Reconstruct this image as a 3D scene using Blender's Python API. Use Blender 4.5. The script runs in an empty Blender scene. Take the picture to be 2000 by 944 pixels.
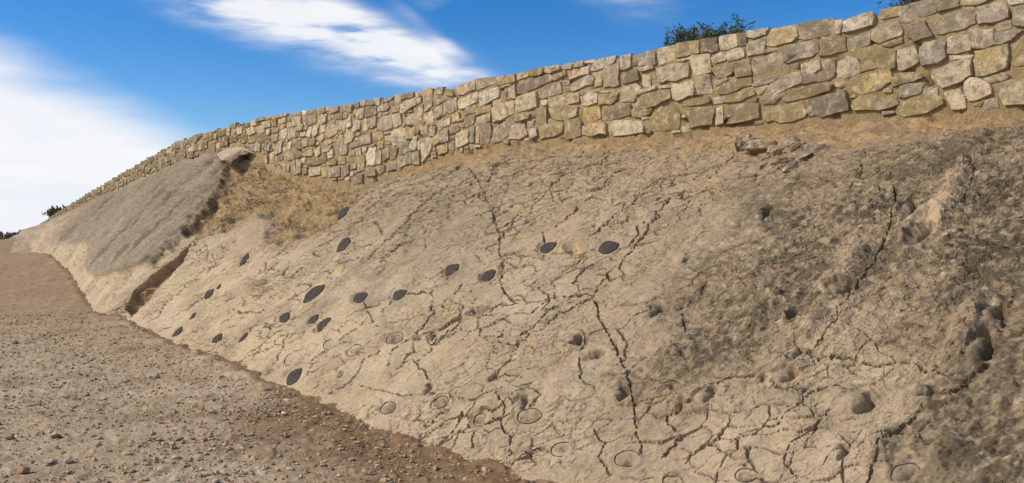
import bpy, math, random
import numpy as np
random.seed(7); rng = np.random.default_rng(11)
R = math.radians
scene = bpy.context.scene
COL = scene.collection

# ------------------------------------------------------------------ camera
F, HOR, EYE = 1700.0, 452.0, 1.6
PITCH = math.atan((472.0 - HOR) / F)
cam_data = bpy.data.cameras.new('camera'); cam = bpy.data.objects.new('camera', cam_data); COL.objects.link(cam)
cam_data.sensor_fit = 'HORIZONTAL'; cam_data.sensor_width = 36.0; cam_data.lens = 36.0 * F / 2000.0
cam_data.clip_start = 0.05; cam_data.clip_end = 8000
cam.location = (0, 0, EYE); cam.rotation_euler = (R(90) - PITCH, 0, 0)
scene.camera = cam

# ------------------------------------------------------------------ light
SUN_AZ, SUN_EL = 263.0, 38.0           # compass degrees from +Y clockwise; behind and to the left
scene.view_settings.view_transform = 'Standard'; scene.view_settings.look = 'None'
scene.view_settings.gamma = 1.0; scene.view_settings.exposure = -0.25
sun_d = bpy.data.lights.new('sun', 'SUN'); sun_d.energy = 5.0; sun_d.angle = R(0.6); sun_d.color = (1.0, 0.93, 0.82)
sun = bpy.data.objects.new('sun', sun_d); COL.objects.link(sun)
sun.rotation_euler = (R(90 - SUN_EL), 0, R(180 - SUN_AZ))
sun.location = (-20, -20, 40)

world = bpy.data.worlds.new('World'); scene.world = world; world.use_nodes = True
wn, wl = world.node_tree.nodes, world.node_tree.links
wn.clear()

def pix_dir(px, py):
    a = (np.asarray(px, float) - 1000.0) / F; b = (472.0 - np.asarray(py, float)) / F
    cp, sp = math.cos(PITCH), math.sin(PITCH)
    return a, cp + b * sp, -sp + b * cp

def project(P):
    x, y, z = P[..., 0], P[..., 1], P[..., 2] - EYE
    cp, sp = math.cos(PITCH), math.sin(PITCH)
    d = np.maximum(y * cp - z * sp, 0.05); u = y * sp + z * cp
    return 1000 + F * x / d, 472 - F * u / d, d

def make_sky():
    def M(op, a, b=None, c=None, clamp=False):
        n = wn.new('ShaderNodeMath'); n.operation = op; n.use_clamp = clamp
        for i, v in enumerate((a, b, c)):
            if v is None: continue
            if isinstance(v, (int, float)): n.inputs[i].default_value = v
            else: wl.new(v, n.inputs[i])
        return n.outputs[0]
    sky = wn.new('ShaderNodeTexSky'); sky.sky_type = 'NISHITA'; sky.sun_disc = False
    sky.sun_elevation = R(SUN_EL); sky.sun_rotation = R(SUN_AZ)
    sky.altitude = 900; sky.air_density = 1.0; sky.dust_density = 0.25; sky.ozone_density = 3.0
    hs = wn.new('ShaderNodeHueSaturation'); hs.inputs['Saturation'].default_value = 1.42; hs.inputs['Value'].default_value = 1.6
    hs.inputs['Hue'].default_value = 0.508
    wl.new(sky.outputs[0], hs.inputs['Color'])
    tc = wn.new('ShaderNodeTexCoord'); sp = wn.new('ShaderNodeSeparateXYZ'); wl.new(tc.outputs['Generated'], sp.inputs[0])
    x, y, z = sp.outputs
    az = M('ARCTAN2', x, y); el = M('ARCSINE', z)
    # wispy streaks: noise stretched along the wind
    cb = wn.new('ShaderNodeCombineXYZ'); wl.new(az, cb.inputs[0]); wl.new(el, cb.inputs[1])
    mp = wn.new('ShaderNodeMapping'); wl.new(cb.outputs[0], mp.inputs['Vector'])
    mp.inputs['Rotation'].default_value = (0, 0, R(22)); mp.inputs['Scale'].default_value = (2.2, 9.0, 1)
    n1 = wn.new('ShaderNodeTexNoise'); n1.inputs['Scale'].default_value = 1.6; n1.inputs['Detail'].default_value = 9
    n1.inputs['Roughness'].default_value = 0.55; n1.inputs['Distortion'].default_value = 0.6
    wl.new(mp.outputs[0], n1.inputs['Vector'])
    n2 = wn.new('ShaderNodeTexNoise'); n2.inputs['Scale'].default_value = 5.0; n2.inputs['Detail'].default_value = 6
    wl.new(mp.outputs[0], n2.inputs['Vector'])
    nz = M('SUBTRACT', M('ADD', M('MULTIPLY', n1.outputs[0], 0.6), M('MULTIPLY', n2.outputs[0], 0.4)), 0.5)
    def azel(px, py):
        a, b, c = pix_dir(px, py); L = math.sqrt(a*a + b*b + c*c)
        return math.atan2(a, b), math.asin(c / L)
    def blob(px, py, ra, rb, deg, amp):
        a0, e0 = azel(px, py); th = R(deg); ra /= F; rb /= F
        da = M('SUBTRACT', az, a0); de = M('SUBTRACT', el, e0)
        p = M('MULTIPLY_ADD', da, math.cos(th) / ra, M('MULTIPLY', de, math.sin(th) / ra))
        q = M('MULTIPLY_ADD', da, -math.sin(th) / rb, M('MULTIPLY', de, math.cos(th) / rb))
        r2 = M('MULTIPLY_ADD', p, p, M('MULTIPLY', q, q))
        return M('MULTIPLY', M('EXPONENT', M('MULTIPLY', r2, -1.0)), amp)
    tot = None
    for b in ((600, 38, 240, 48, -17, 0.95), (780, 105, 150, 34, -20, 1.15), (690, 80, 150, 48, -24, 0.6), (420, 6, 170, 36, -12, 1.0),
              (850, 70, 150, 14, -38, 0.22), (1225, 5, 120, 36, -12, 0.34), (560, 100, 220, 26, -14, 0.2), (860, 140, 60, 20, -12, 0.4),
              (1500, 30, 200, 50, -10, 0.08)):
        v = blob(*b); tot = v if tot is None else M('ADD', tot, v)
    # the big bank low on the left: everything under a slanting edge
    a0, e0 = azel(0, 80); a1, e1 = azel(380, 262)
    th = math.atan2(e1 - e0, a1 - a0)
    dd = M('ADD', M('MULTIPLY', M('SUBTRACT', az, a0), math.sin(th)), M('MULTIPLY', M('SUBTRACT', el, e0), -math.cos(th)))
    dd = M('MULTIPLY_ADD', nz, 0.05, dd)
    bank = M('MULTIPLY', M('MULTIPLY_ADD', dd, 15.0, 0.30, clamp=True), M('MULTIPLY_ADD', az, -4.0, -0.25, clamp=True))
    bank = M('MULTIPLY', bank, 1.15)
    tot = M('ADD', M('MULTIPLY', tot, M('MULTIPLY_ADD', nz, 5.6, 0.80)), bank)
    # loose cirrus over the rest of the sky
    rest = M('MULTIPLY', M('MULTIPLY_ADD', nz, 3.0, -0.22, clamp=True), 0.7)
    tot = M('MAXIMUM', tot, rest)
    mask = wn.new('ShaderNodeMapRange'); mask.interpolation_type = 'SMOOTHSTEP'
    mask.inputs['From Min'].default_value = 0.02; mask.inputs['From Max'].default_value = 1.2
    mask.inputs['To Max'].default_value = 0.97
    wl.new(tot, mask.inputs['Value'])
    shade = wn.new('ShaderNodeMix'); shade.data_type = 'RGBA'
    shade.inputs['A'].default_value = (8.8, 9.6, 11.2, 1); shade.inputs['B'].default_value = (11.6, 11.5, 11.5, 1)
    wl.new(M('MULTIPLY_ADD', nz, 2.0, 0.7, clamp=True), shade.inputs['Factor'])
    mix = wn.new('ShaderNodeMix'); mix.data_type = 'RGBA'
    wl.new(mask.outputs[0], mix.inputs['Factor']); wl.new(hs.outputs[0], mix.inputs['A']); wl.new(shade.outputs['Result'], mix.inputs['B'])
    bg = wn.new('ShaderNodeBackground'); bg.inputs['Strength'].default_value = 0.1
    wl.new(mix.outputs['Result'], bg.inputs['Color'])
    out = wn.new('ShaderNodeOutputWorld'); wl.new(bg.outputs[0], out.inputs['Surface'])
make_sky()

# ------------------------------------------------------------------ helpers
def put(name, me, mat=None, parent=None, kind=None, label=None, cat=None, group=None):
    o = bpy.data.objects.new(name, me); COL.objects.link(o)
    if mat is not None and me is not None and not me.materials: me.materials.append(mat)
    if parent is not None: o.parent = parent
    if kind: o['kind'] = kind
    if label: o['label'] = label
    if cat: o['category'] = cat
    if group: o['group'] = group
    return o

def mesh_np(name, V, Fc, col=None, smooth=True):
    """V (n,3); Fc (m,k) same-size faces; col per-vertex rgb"""
    me = bpy.data.meshes.new(name)
    V = np.ascontiguousarray(V, np.float32); Fc = np.ascontiguousarray(Fc, np.int32)
    n, k = Fc.shape
    me.vertices.add(len(V)); me.vertices.foreach_set('co', V.ravel())
    me.loops.add(n * k); me.loops.foreach_set('vertex_index', Fc.ravel())
    me.polygons.add(n); me.polygons.foreach_set('loop_start', np.arange(0, n * k, k, dtype=np.int32))
    me.polygons.foreach_set('use_smooth', np.full(n, smooth))
    me.update(calc_edges=True)
    if col is not None:
        at = me.color_attributes.new('Col', 'FLOAT_COLOR', 'POINT')
        c4 = np.ones((len(V), 4), np.float32); c4[:, :3] = col
        at.data.foreach_set('color', c4.ravel())
    me.validate()
    return me

def grid_faces(nr, nc):
    i = np.arange(nr - 1)[:, None] * nc + np.arange(nc - 1)[None, :]
    i = i.ravel()
    return np.stack([i, i + 1, i + nc + 1, i + nc], 1)

def sstep(a, b, x):
    t = np.clip((x - a) / (b - a), 0, 1); return t * t * (3 - 2 * t)

def hash2(ix, iy, seed):
    h = (ix.astype(np.int64) * 374761393 + iy.astype(np.int64) * 668265263 + seed * 1442695041) & 0xffffffff
    h = ((h ^ (h >> 13)) * 1274126177) & 0xffffffff
    h = ((h ^ (h >> 16)) * 2246822519) & 0xffffffff
    return ((h ^ (h >> 15)) & 0xffffff) / float(0x1000000)

def perlin(x, y, seed=0):
    ix = np.floor(x); iy = np.floor(y); fx = x - ix; fy = y - iy
    u = fx**3 * (fx * (fx * 6 - 15) + 10); v = fy**3 * (fy * (fy * 6 - 15) + 10)
    def g(ax, ay):
        a = hash2(ix + ax, iy + ay, seed) * 2 * np.pi
        return np.cos(a) * (fx - ax) + np.sin(a) * (fy - ay)
    n0 = g(0, 0) * (1 - u) + g(1, 0) * u; n1 = g(0, 1) * (1 - u) + g(1, 1) * u
    return (n0 * (1 - v) + n1 * v) * 1.5

def fbm(x, y, seed=0, oct=4, gain=0.5):
    s = 0; a = 1.0; f = 1.0; t = 0
    for k in range(oct):
        s = s + a * perlin(x * f + 17.3 * k, y * f - 9.1 * k, seed + k); t += a; a *= gain; f *= 2.03
    return s / t

def worley(x, y, seed=0, jit=0.9):
    ix = np.floor(x); iy = np.floor(y)
    f1 = np.full(x.shape, 9.0); f2 = np.full(x.shape, 9.0); cid = np.zeros(x.shape)
    cx = np.zeros(x.shape); cy = np.zeros(x.shape)
    for dx in (-1, 0, 1):
        for dy in (-1, 0, 1):
            gx = ix + dx; gy = iy + dy
            px = gx + .5 + jit * (hash2(gx, gy, seed) - .5); py = gy + .5 + jit * (hash2(gx, gy, seed + 91) - .5)
            d = np.hypot(px - x, py - y)
            nw = d < f1
            f2 = np.where(nw, f1, np.minimum(f2, d)); f1 = np.where(nw, d, f1)
            cid = np.where(nw, hash2(gx, gy, seed + 55), cid); cx = np.where(nw, px, cx); cy = np.where(nw, py, cy)
    return f1, f2, cid, x - cx, y - cy

def seg_dist(px, py, pts, closed=False):
    d = np.full(px.shape, 1e9)
    P = list(pts) + ([pts[0]] if closed else [])
    for (x0, y0), (x1, y1) in zip(P[:-1], P[1:]):
        ex, ey = x1 - x0, y1 - y0; L = ex * ex + ey * ey + 1e-9
        t = np.clip(((px - x0) * ex + (py - y0) * ey) / L, 0, 1)
        d = np.minimum(d, np.hypot(px - x0 - t * ex, py - y0 - t * ey))
    return d

def inside(px, py, pts):
    r = np.zeros(px.shape, bool); n = len(pts)
    for i in range(n):
        (x0, y0), (x1, y1) = pts[i], pts[i - 1]
        if y0 == y1: continue
        r ^= ((y0 > py) != (y1 > py)) & (px < (x1 - x0) * (py - y0) / (y1 - y0) + x0)
    return r

def signed(px, py, pts):     # >0 inside
    return np.where(inside(px, py, pts), 1, -1) * seg_dist(px, py, pts, True)

# ------------------------------------------------------------------ materials
def mat_attr(name, rough=0.92, layers=(), bump=(), spec=0.15, blotch=(), craze=()):
    """vertex-colour albedo times procedural grain; bump = (scale, strength, distance)"""
    m = bpy.data.materials.new(name); m.use_nodes = True
    n, l = m.node_tree.nodes, m.node_tree.links; n.clear()
    out = n.new('ShaderNodeOutputMaterial'); b = n.new('ShaderNodeBsdfPrincipled')
    b.inputs['Roughness'].default_value = rough; b.inputs['Specular IOR Level'].default_value = spec
    l.new(b.outputs[0], out.inputs[0])
    at = n.new('ShaderNodeAttribute'); at.attribute_name = 'Col'
    geo = n.new('ShaderNodeNewGeometry'); cur = at.outputs['Color']
    for (sc, lo, hi, det) in layers:
        t = n.new('ShaderNodeTexNoise'); t.inputs['Scale'].default_value = sc; t.inputs['Detail'].default_value = det
        t.inputs['Roughness'].default_value = 0.65
        l.new(geo.outputs['Position'], t.inputs['Vector'])
        mr = n.new('ShaderNodeMapRange'); mr.inputs['From Min'].default_value = 0.3; mr.inputs['From Max'].default_value = 0.7
        mr.inputs['To Min'].default_value = lo; mr.inputs['To Max'].default_value = hi
        l.new(t.outputs[0], mr.inputs[0])
        mx = n.new('ShaderNodeVectorMath'); mx.operation = 'SCALE'
        l.new(cur, mx.inputs[0]); l.new(mr.outputs[0], mx.inputs['Scale']); cur = mx.outputs[0]
    for (sc, colr, lo, hi, amt) in blotch:          # weathering patches of another colour
        t = n.new('ShaderNodeTexNoise'); t.inputs['Scale'].default_value = sc; t.inputs['Detail'].default_value = 7
        t.inputs['Roughness'].default_value = 0.68
        l.new(geo.outputs['Position'], t.inputs['Vector'])
        mr = n.new('ShaderNodeMapRange'); mr.inputs['From Min'].default_value = lo; mr.inputs['From Max'].default_value = hi
        mr.inputs['To Max'].default_value = amt
        l.new(t.outputs[0], mr.inputs[0])
        mx = n.new('ShaderNodeMix'); mx.data_type = 'RGBA'; mx.inputs['B'].default_value = colr + (1,)
        l.new(mr.outputs[0], mx.inputs['Factor']); l.new(cur, mx.inputs['A']); cur = mx.outputs['Result']
    l.new(cur, b.inputs['Base Color'])
    prev = None
    for (sc, wid, st, di) in craze:                 # hairline crazing, finer than the mesh
        t = n.new('ShaderNodeTexNoise'); t.inputs['Scale'].default_value = sc * .8; t.inputs['Detail'].default_value = 5
        l.new(geo.outputs['Position'], t.inputs['Vector'])
        va = n.new('ShaderNodeVectorMath'); va.operation = 'MULTIPLY_ADD'; va.inputs[1].default_value = (.9 / sc,) * 3
        l.new(t.outputs['Color'], va.inputs[0]); l.new(geo.outputs['Position'], va.inputs[2])
        vo = n.new('ShaderNodeTexVoronoi'); vo.feature = 'DISTANCE_TO_EDGE'; vo.inputs['Scale'].default_value = sc
        l.new(va.outputs[0], vo.inputs['Vector'])
        mr = n.new('ShaderNodeMapRange'); mr.inputs['From Max'].default_value = wid; l.new(vo.outputs['Distance'], mr.inputs[0])
        bp = n.new('ShaderNodeBump'); bp.inputs['Strength'].default_value = st; bp.inputs['Distance'].default_value = di
        l.new(mr.outputs[0], bp.inputs['Height'])
        if prev is not None: l.new(prev, bp.inputs['Normal'])
        prev = bp.outputs[0]
    for (sc, st, di) in bump:
        t = n.new('ShaderNodeTexNoise'); t.inputs['Scale'].default_value = sc; t.inputs['Detail'].default_value = 8
        t.inputs['Roughness'].default_value = 0.65
        l.new(geo.outputs['Position'], t.inputs['Vector'])
        bp = n.new('ShaderNodeBump'); bp.inputs['Strength'].default_value = st; bp.inputs['Distance'].default_value = di
        l.new(t.outputs[0], bp.inputs['Height'])
        if prev is not None: l.new(prev, bp.inputs['Normal'])
        prev = bp.outputs[0]
    if prev is not None: l.new(prev, b.inputs['Normal'])
    return m

M_ROCK = mat_attr('weathered_limestone', layers=((7, .86, 1.13, 8), (60, .78, 1.2, 6), (170, .78, 1.2, 4)), blotch=((28, (.20, .14, .085), .55, .68, .5), (6, (.50, .40, .27), .55, .7, .4)), bump=((30, .4, .02), (90, .55, .010), (260, .5, .004)))
M_GROUND = mat_attr('stony_earth', layers=((5, .84, 1.14, 6), (60, .66, 1.3, 6)), bump=((30, .6, .03), (110, .6, .012)))
M_STONE = mat_attr('dressed_stone', layers=((9, .84, 1.12, 7), (75, .82, 1.16, 6)), bump=((14, .7, .03), (55, .8, .014), (180, .5, .005)),
                   blotch=((9, (.62, .53, .38), .50, .64, .6), (12, (.19, .15, .115), .49, .62, .8)))
M_MORTAR = mat_attr('lime_mortar', layers=((12, .84, 1.14, 6), (90, .8, 1.16, 5)), bump=((30, .8, .03), (120, .6, .010)))
M_PEBBLE = mat_attr('gravel_stone', layers=((60, .85, 1.15, 4),), bump=((90, .4, .005),))
M_LEAF = mat_attr('foliage', rough=0.7, layers=((12, .7, 1.3, 3),))
M_BARK = mat_attr('bark', layers=((40, .7, 1.3, 4),), bump=((60, .6, .01),))
M_PAINT = mat_attr('dark_footprint_fill', rough=0.85, blotch=((16, (.19, .145, .10), .52, .72, .5),), layers=((30, .75, 1.3, 6), (140, .8, 1.25, 4)), bump=((50, .6, .012), (160, .4, .005)), spec=.05)
M_LINE = mat_attr('black_outline_paint', rough=0.7, layers=((25, .7, 1.4, 3),))

# ------------------------------------------------------------------ terrain functions
def zground(X, Y):
    s = 14.5
    base = 1.02 * sstep(9.0, 29.0, Y) + 0.04 * sstep(30, 60, Y) - 9.0 * sstep(70, 400, Y)
    bump = 0.30 * np.exp(-(((X + 22.5) / 2.4) ** 2 + ((Y - 43) / 5.0) ** 2))
    return base + bump

def ray_ground(px, py):
    dx, dy, dz = pix_dir(px, py)
    z = np.zeros(np.shape(px)); t = None
    lo = np.full(np.shape(px), 1.0); hi = np.full(np.shape(px), 1.0)
    ts = np.geomspace(2.0, 60, 1500)
    X = dx[:, None] * ts; Y = dy[:, None] * ts; Z = EYE + dz[:, None] * ts
    below = Z < zground(X, Y)
    k = np.where(below.any(1), below.argmax(1), len(ts) - 1)
    t = ts[k]
    return np.stack([dx * t, dy * t, zground(dx * t, dy * t)], 1)

# wall in plan, from its top line
TOP = np.array([(2000, -30, 3.85), (1870, -6, 3.85), (1740, 15, 3.85), (1600, 39, 3.85), (1450, 65, 3.85), (1300, 90, 3.85), (1090, 129, 3.85),
                (900, 163, 3.85), (700, 194, 3.85), (600, 213, 3.85), (500, 233, 3.85), (440, 245, 3.85), (400, 254, 3.85), (350, 273, 3.80), (300, 300, 3.62),
                (240, 335, 3.36), (180, 371, 3.08), (130, 402, 2.66), (100, 421, 2.42), (60, 450, 1.95)], float)
dx, dy, dz = pix_dir(TOP[:, 0], TOP[:, 1])
# flat-lying top: depth from the height where the line is clear of the horizon, eased further left
tt = (TOP[:, 2] - EYE) / dz
far = TOP[:, 0] <= 350
tt[far] = np.interp(TOP[far, 0], [60, 100, 130, 180, 240, 300, 350], [38.5, 36.0, 34.0, 31.5, 28.5, 25.0, 22.2])
PL = np.stack([dx * tt, dy * tt], 1); ZT = EYE + dz * tt
ext = np.array([(5.75, 7.0), (7.2, 5.5), (9.2, 3.3), (11.8, 0.2)])
PL = np.concatenate([ext[::-1], PL]); ZT = np.concatenate([[3.85] * 4, ZT])
seg = np.hypot(*np.diff(PL, axis=0).T); A0 = np.concatenate([[0], np.cumsum(seg)])
def smooth1(y, k):
    ker = np.hanning(2 * k + 1); ker /= ker.sum()
    return np.convolve(np.pad(y, k, mode='reflect', reflect_type='odd'), ker, 'valid')
AS = np.linspace(0, A0[-1], 2400); DA = AS[1]
PX = smooth1(np.interp(AS, A0, PL[:, 0]), 40); PY = smooth1(np.interp(AS, A0, PL[:, 1]), 40); PZT = smooth1(np.interp(AS, A0, ZT), 40)
TX = np.gradient(PX, AS); TY = np.gradient(PY, AS); L = np.hypot(TX, TY); TX /= L; TY /= L
NX, NY = TY.copy(), -TX.copy()
if NX[1200] * -PX[1200] + NY[1200] * -PY[1200] < 0: NX, NY = -NX, -NY      # towards the camera
WAZ = np.arctan2(PX, PY)                                                     # decreasing along the wall
def wall_at(a):
    f = lambda q: np.interp(a, AS, q)
    return f(PX), f(PY), f(NX), f(NY), f(PZT)
def ray_wall(px, py):
    dx, dy, dz = pix_dir(px, py)
    a = np.interp(-np.arctan2(dx, dy), -WAZ, AS)
    X, Y = np.interp(a, AS, PX), np.interp(a, AS, PY)
    t = np.hypot(X, Y) / np.hypot(dx, dy)
    return a, EYE + dz * t

# foot of the masonry, as seen
FOOT = np.array([(2000, 216), (1900, 217), (1800, 224), (1660, 232), (1560, 240), (1430, 249), (1300, 264), (1180, 270), (1060, 277), (960, 287), (900, 300), (830, 320), (740, 350),
                 (690, 360), (640, 352), (580, 340), (545, 325), (525, 312), (505, 298), (430, 300), (340, 322), (270, 350), (190, 385), (140, 412), (100, 440), (60, 466)], float)
fa, fz = ray_wall(FOOT[:, 0], FOOT[:, 1])
order = np.argsort(fa); fa, fz = fa[order], fz[order]
def foot_z(a): return np.interp(a, fa, fz)

# ------------------------------------------------------------------ the inclined slab
BASE = np.array([(20, 492), (60, 492), (100, 499), (112, 508), (125, 522), (140, 537), (150, 550), (158, 568), (172, 585), (188, 606), (205, 612), (245, 615), (262, 632), (300, 650), (345, 672), (430, 699), (500, 731), (560, 758), (640, 793), (700, 815), (740, 835), (800, 852), (880, 875), (960, 905), (1055, 947)], float)
B = ray_ground(BASE[:, 0], BASE[:, 1])
Bext = np.array([(1.25, 4.25, 0), (2.5, 2.35, 0), (4.3, -0.6, 0)])
B = np.concatenate([B, Bext])
bpx = np.concatenate([BASE[:, 0], [1400, 1800, 2300]])
# matching points on the foot of the wall (pixel column of the base -> column of the top)
pairs = np.array([(20, 62), (60, 110), (100, 215), (112, 270), (150, 385), (172, 470), (190, 535), (205, 560), (262, 650), (345, 800), (430, 930), (640, 1250), (800, 1460), (1055, 1860)])
af = lambda px: ray_wall(np.asarray(px, float), np.interp(px, FOOT[::-1, 0], FOOT[::-1, 1]))[0]
cpar = np.concatenate([[0], np.cumsum(np.hypot(*np.diff(B[:, :2], axis=0).T))])
c_of_px = lambda p: np.interp(p, bpx, cpar)
pc = np.concatenate([c_of_px(pairs[:, 0]), c_of_px(np.array([1400, 1800, 2300]))])
pa = np.concatenate([af(pairs[:, 1]), [af([2000])[0] - .9, 4.6, 1.5]])
def slab_ends(c):
    bx, by, bz = (np.interp(c, cpar, B[:, i]) for i in range(3))
    a = np.interp(c, pc, pa)
    X, Y, nx, ny, zt = wall_at(a)
    tz = foot_z(a)
    return np.stack([bx, by, bz], -1), np.stack([X - .04 * nx, Y - .04 * ny, tz], -1), a
cd = np.linspace(0, cpar[-1], 6000)
b_, t_, _ = slab_ends(cd)
pm = project(b_ * .6 + t_ * .4); pb = project(b_); pt = project(t_)
st = np.maximum(np.hypot(np.diff(pm[0]), np.diff(pm[1])), .6 * np.hypot(np.diff(pt[0]), np.diff(pt[1])))
vis = ((pb[0] < 1100) | (pt[0] < 2350))[:-1]
st = np.where(vis, st, np.minimum(st, 1.2)); st = np.minimum(st, 3) + 1e-6
cum = np.concatenate([[0], np.cumsum(st)])
NC, NR = 1500, 620
cc = np.interp(np.linspace(0, cum[-1], NC), cum, cd)
cc = smooth1(cc, 12)
b_, t_, acol = slab_ends(cc)
for arr in (b_, t_):
    for i in range(3): arr[:, i] = smooth1(arr[:, i], 8)
tv = np.concatenate([np.linspace(-0.06, 0, 14, endpoint=False), np.linspace(0, 1.0, NR - 14)])
S0 = b_[None] * (1 - tv[:, None, None]) + t_[None] * tv[:, None, None]
Ln = np.linalg.norm(t_ - b_, axis=1)
S0[..., 2] += 0.04 * Ln[None] * np.clip(4 * tv * (1 - tv), 0, 1)[:, None]      # a little belly
du = np.gradient(S0, axis=1); dv = np.gradient(S0, axis=0)
N0 = np.cross(du, dv); N0 /= np.linalg.norm(N0, axis=2, keepdims=True) + 1e-9
if N0[..., 2].mean() < 0: N0 = -N0
PXv, PYv, DEP = project(S0)
# metric coordinates on the slab: along the strike and up the dip
mid = S0[NR // 2]; sarc = np.concatenate([[0], np.cumsum(np.linalg.norm(np.diff(mid, axis=0), axis=1))])
SS = np.repeat(sarc[None], NR, 0); TTm = tv[:, None] * Ln[None]

inframe0 = (PXv > 0) & (PXv < 2000) & (PYv < 944) & (PYv > 0)
def build_slab():
    px, py = PXv, PYv; s, t = SS, TTm
    mpp = DEP / F                                             # metres per photo pixel
    gp = lambda ax: np.hypot(np.gradient(px, axis=ax), np.gradient(py, axis=ax))
    CELL = np.clip(np.maximum(gp(0), gp(1)), .8, 6) * mpp
    wob = lambda sc, sd: fbm(s / sc, t / sc, sd, 3)
    # wobble for masks
    wx = px + (22 * wob(.5, 3) + 9 * wob(.12, 4)) * np.clip(8 / DEP, .35, 1.4)
    wy = py + (22 * wob(.5, 5) + 9 * wob(.12, 6)) * np.clip(8 / DEP, .35, 1.4)
    h = 0.05 * fbm(s / 1.7, t / 1.7, 20, 3) + 0.012 * fbm(s / .42, t / .42, 21, 3)
    # ---- regions
    outc = [(88, 468), (175, 388), (260, 356), (340, 326), (424, 304), (450, 325), (430, 365), (408, 407), (365, 449), (297, 512), (250, 533), (185, 541), (163, 520), (178, 482), (140, 478)]
    lwx = px + 9 * fbm(px / 45, py / 45, 7, 3); lwy = py + 9 * fbm(px / 45, py / 45, 8, 3)
    d_out = signed(lwx, lwy, outc)
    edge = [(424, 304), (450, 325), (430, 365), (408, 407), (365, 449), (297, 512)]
    near = 1 - sstep(50, 190, seg_dist(px, py, edge))
    m_out = near * sstep(-2, 3, d_out) + (1 - near) * sstep(-10, 13, d_out + 7 * fbm(px / 24, py / 24, 9, 3))
    m_out_raise = sstep(-6, 1, d_out) * near
    gully = [(450, 328), (500, 298), (545, 325), (600, 345), (700, 362), (742, 350), (712, 372), (690, 398), (655, 440), (600, 462), (545, 478), (520, 470), (532, 430), (500, 414), (440, 452), (372, 458), (365, 449), (408, 407), (430, 365)]
    m_gul = sstep(-10, 12, signed(wx, wy, gully))
    notch = [(374, 476), (352, 497), (300, 537), (262, 568), (246, 604), (255, 617), (290, 584), (330, 541), (358, 508)]
    m_not = sstep(-1.5, 2, signed(px + .4 * (wx - px), py + .4 * (wy - py), notch))
    foot_px = np.interp(px, FOOT[::-1, 0], FOOT[::-1, 1])
    below = wy - foot_px
    strip_w = np.interp(px, [500, 760, 850, 1000, 1300, 1420, 1650, 2000], [0, 6, 16, 24, 26, 50, 60, 26])
    m_strip = (1 - sstep(strip_w * .55, strip_w * 1.25 + 1, below)) * sstep(520, 780, px)
    dark = [(2300, 200), (2000, 235), (1900, 255), (1760, 290), (1640, 320), (1560, 350), (1490, 400), (1440, 470), (1370, 520), (1340, 600), (1300, 690), (1255, 760), (1310, 775), (1420, 720), (1560, 700), (1700, 650), (1760, 720), (1870, 745), (1820, 800), (1770, 850), (1800, 900), (1900, 990), (2300, 1100)]
    d_dark = signed(px + 2.2 * (wx - px), py + 2.2 * (wy - py), dark)
    m_rough = sstep(-170, 110, d_dark)
    m_gr2 = sstep(-40, 60, signed(px + 2 * (wx - px), py + 2 * (wy - py), [(600, 480), (700, 420), (900, 340), (1000, 360), (960, 560), (800, 640), (700, 660), (600, 650), (520, 620)]))
    # ---- shale plates: two crack families, plates longer along the dip
    wsx = s + .10 * fbm(s / .35, t / .35, 31, 3); wty = t + .10 * fbm(s / .35, t / .35, 33, 3)
    q = .42; u = wsx * math.cos(q) + wty * math.sin(q); v = -wsx * math.sin(q) + wty * math.cos(q)
    rock = (1 - m_gul) * (1 - m_not) * (1 - .85 * m_strip)
    calm = rock * (1 - .75 * m_rough) * (1 - .8 * m_out)
    crk = np.zeros_like(s)
    upper = sstep(0.35, .9, tv)[:, None] * np.ones_like(s)
    for (sx, sy, sd, dep_, wpx, tilt, fade) in ((.70, .42, 41, .048, 1.0, .026, .08), (.26, .15, 47, .024, .72, .017, -.02), (.11, .06, 53, .009, .6, .007, -.05)):
        f1, f2, cid, lx, ly = worley(u / sx, v / sy, sd)
        pr = sstep(fade - .15, fade + .30, fbm(s / .9, t / .9, sd + 3, 3) + .30 * upper)
        dist = (f2 - f1) * .5 * math.sqrt(sx * sy)                       # metres to the joint
        wm = np.maximum(np.maximum(wpx * mpp, .003), .40 * CELL) * (.6 + .9 * np.clip(fbm(s / .25, t / .25, sd + 7, 2) + .5, 0, 1))
        g = (1 - sstep(wm * .35, wm * 1.15, dist)) * pr
        h += calm * (-dep_ * g + tilt * ((cid - .5) * .7 + lx * (hashf(cid, 3) - .5) * 1.2 + ly * (hashf(cid, 9) - .5) * 1.2) * (.30 + .70 * pr))
        crk = np.maximum(crk, g * calm * (1 if sx > .2 else .5))
    # broken bedding: thin sheets that end in crisp little steps
    terr = lambda q_, n_: (np.floor(q_ * n_) + sstep(.82, 1.0, np.modf(q_ * n_ + 100)[0])) / n_
    h += calm * (.042 * terr(fbm(u / .75, v / .28, 141, 5, .55), 7) + .030 * terr(fbm(u / .30, v / .10, 143, 4, .55), 5) * (.35 + upper))
    h += m_rough * rock * (.055 * terr(fbm(u / .40, v / .22, 145, 5, .6), 7) + .035 * terr(fbm(u / .15, v / .09, 147, 4, .6), 5))
    # fine lamination running up the dip
    lam = fbm(u / .45, v / .045, 61, 3)
    h += .016 * lam * calm * (.55 + .7 * upper) + .011 * terr(fbm(u / .16, v / .045, 63, 4, .6), 5) * calm * (.6 + .5 * upper) + .006 * fbm(s / .07, t / .055, 62, 4) * rock
    # rough lichen-covered part: lumpy, pitted
    lump = np.abs(fbm(s / .16, t / .12, 65, 4)); lump2 = np.abs(fbm(u / .30, v / .16, 67, 3))
    h += m_rough * rock * (.035 * (.35 - lump) + .040 * (.3 - lump2) + .012 * fbm(s / .06, t / .05, 68, 3))
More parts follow.
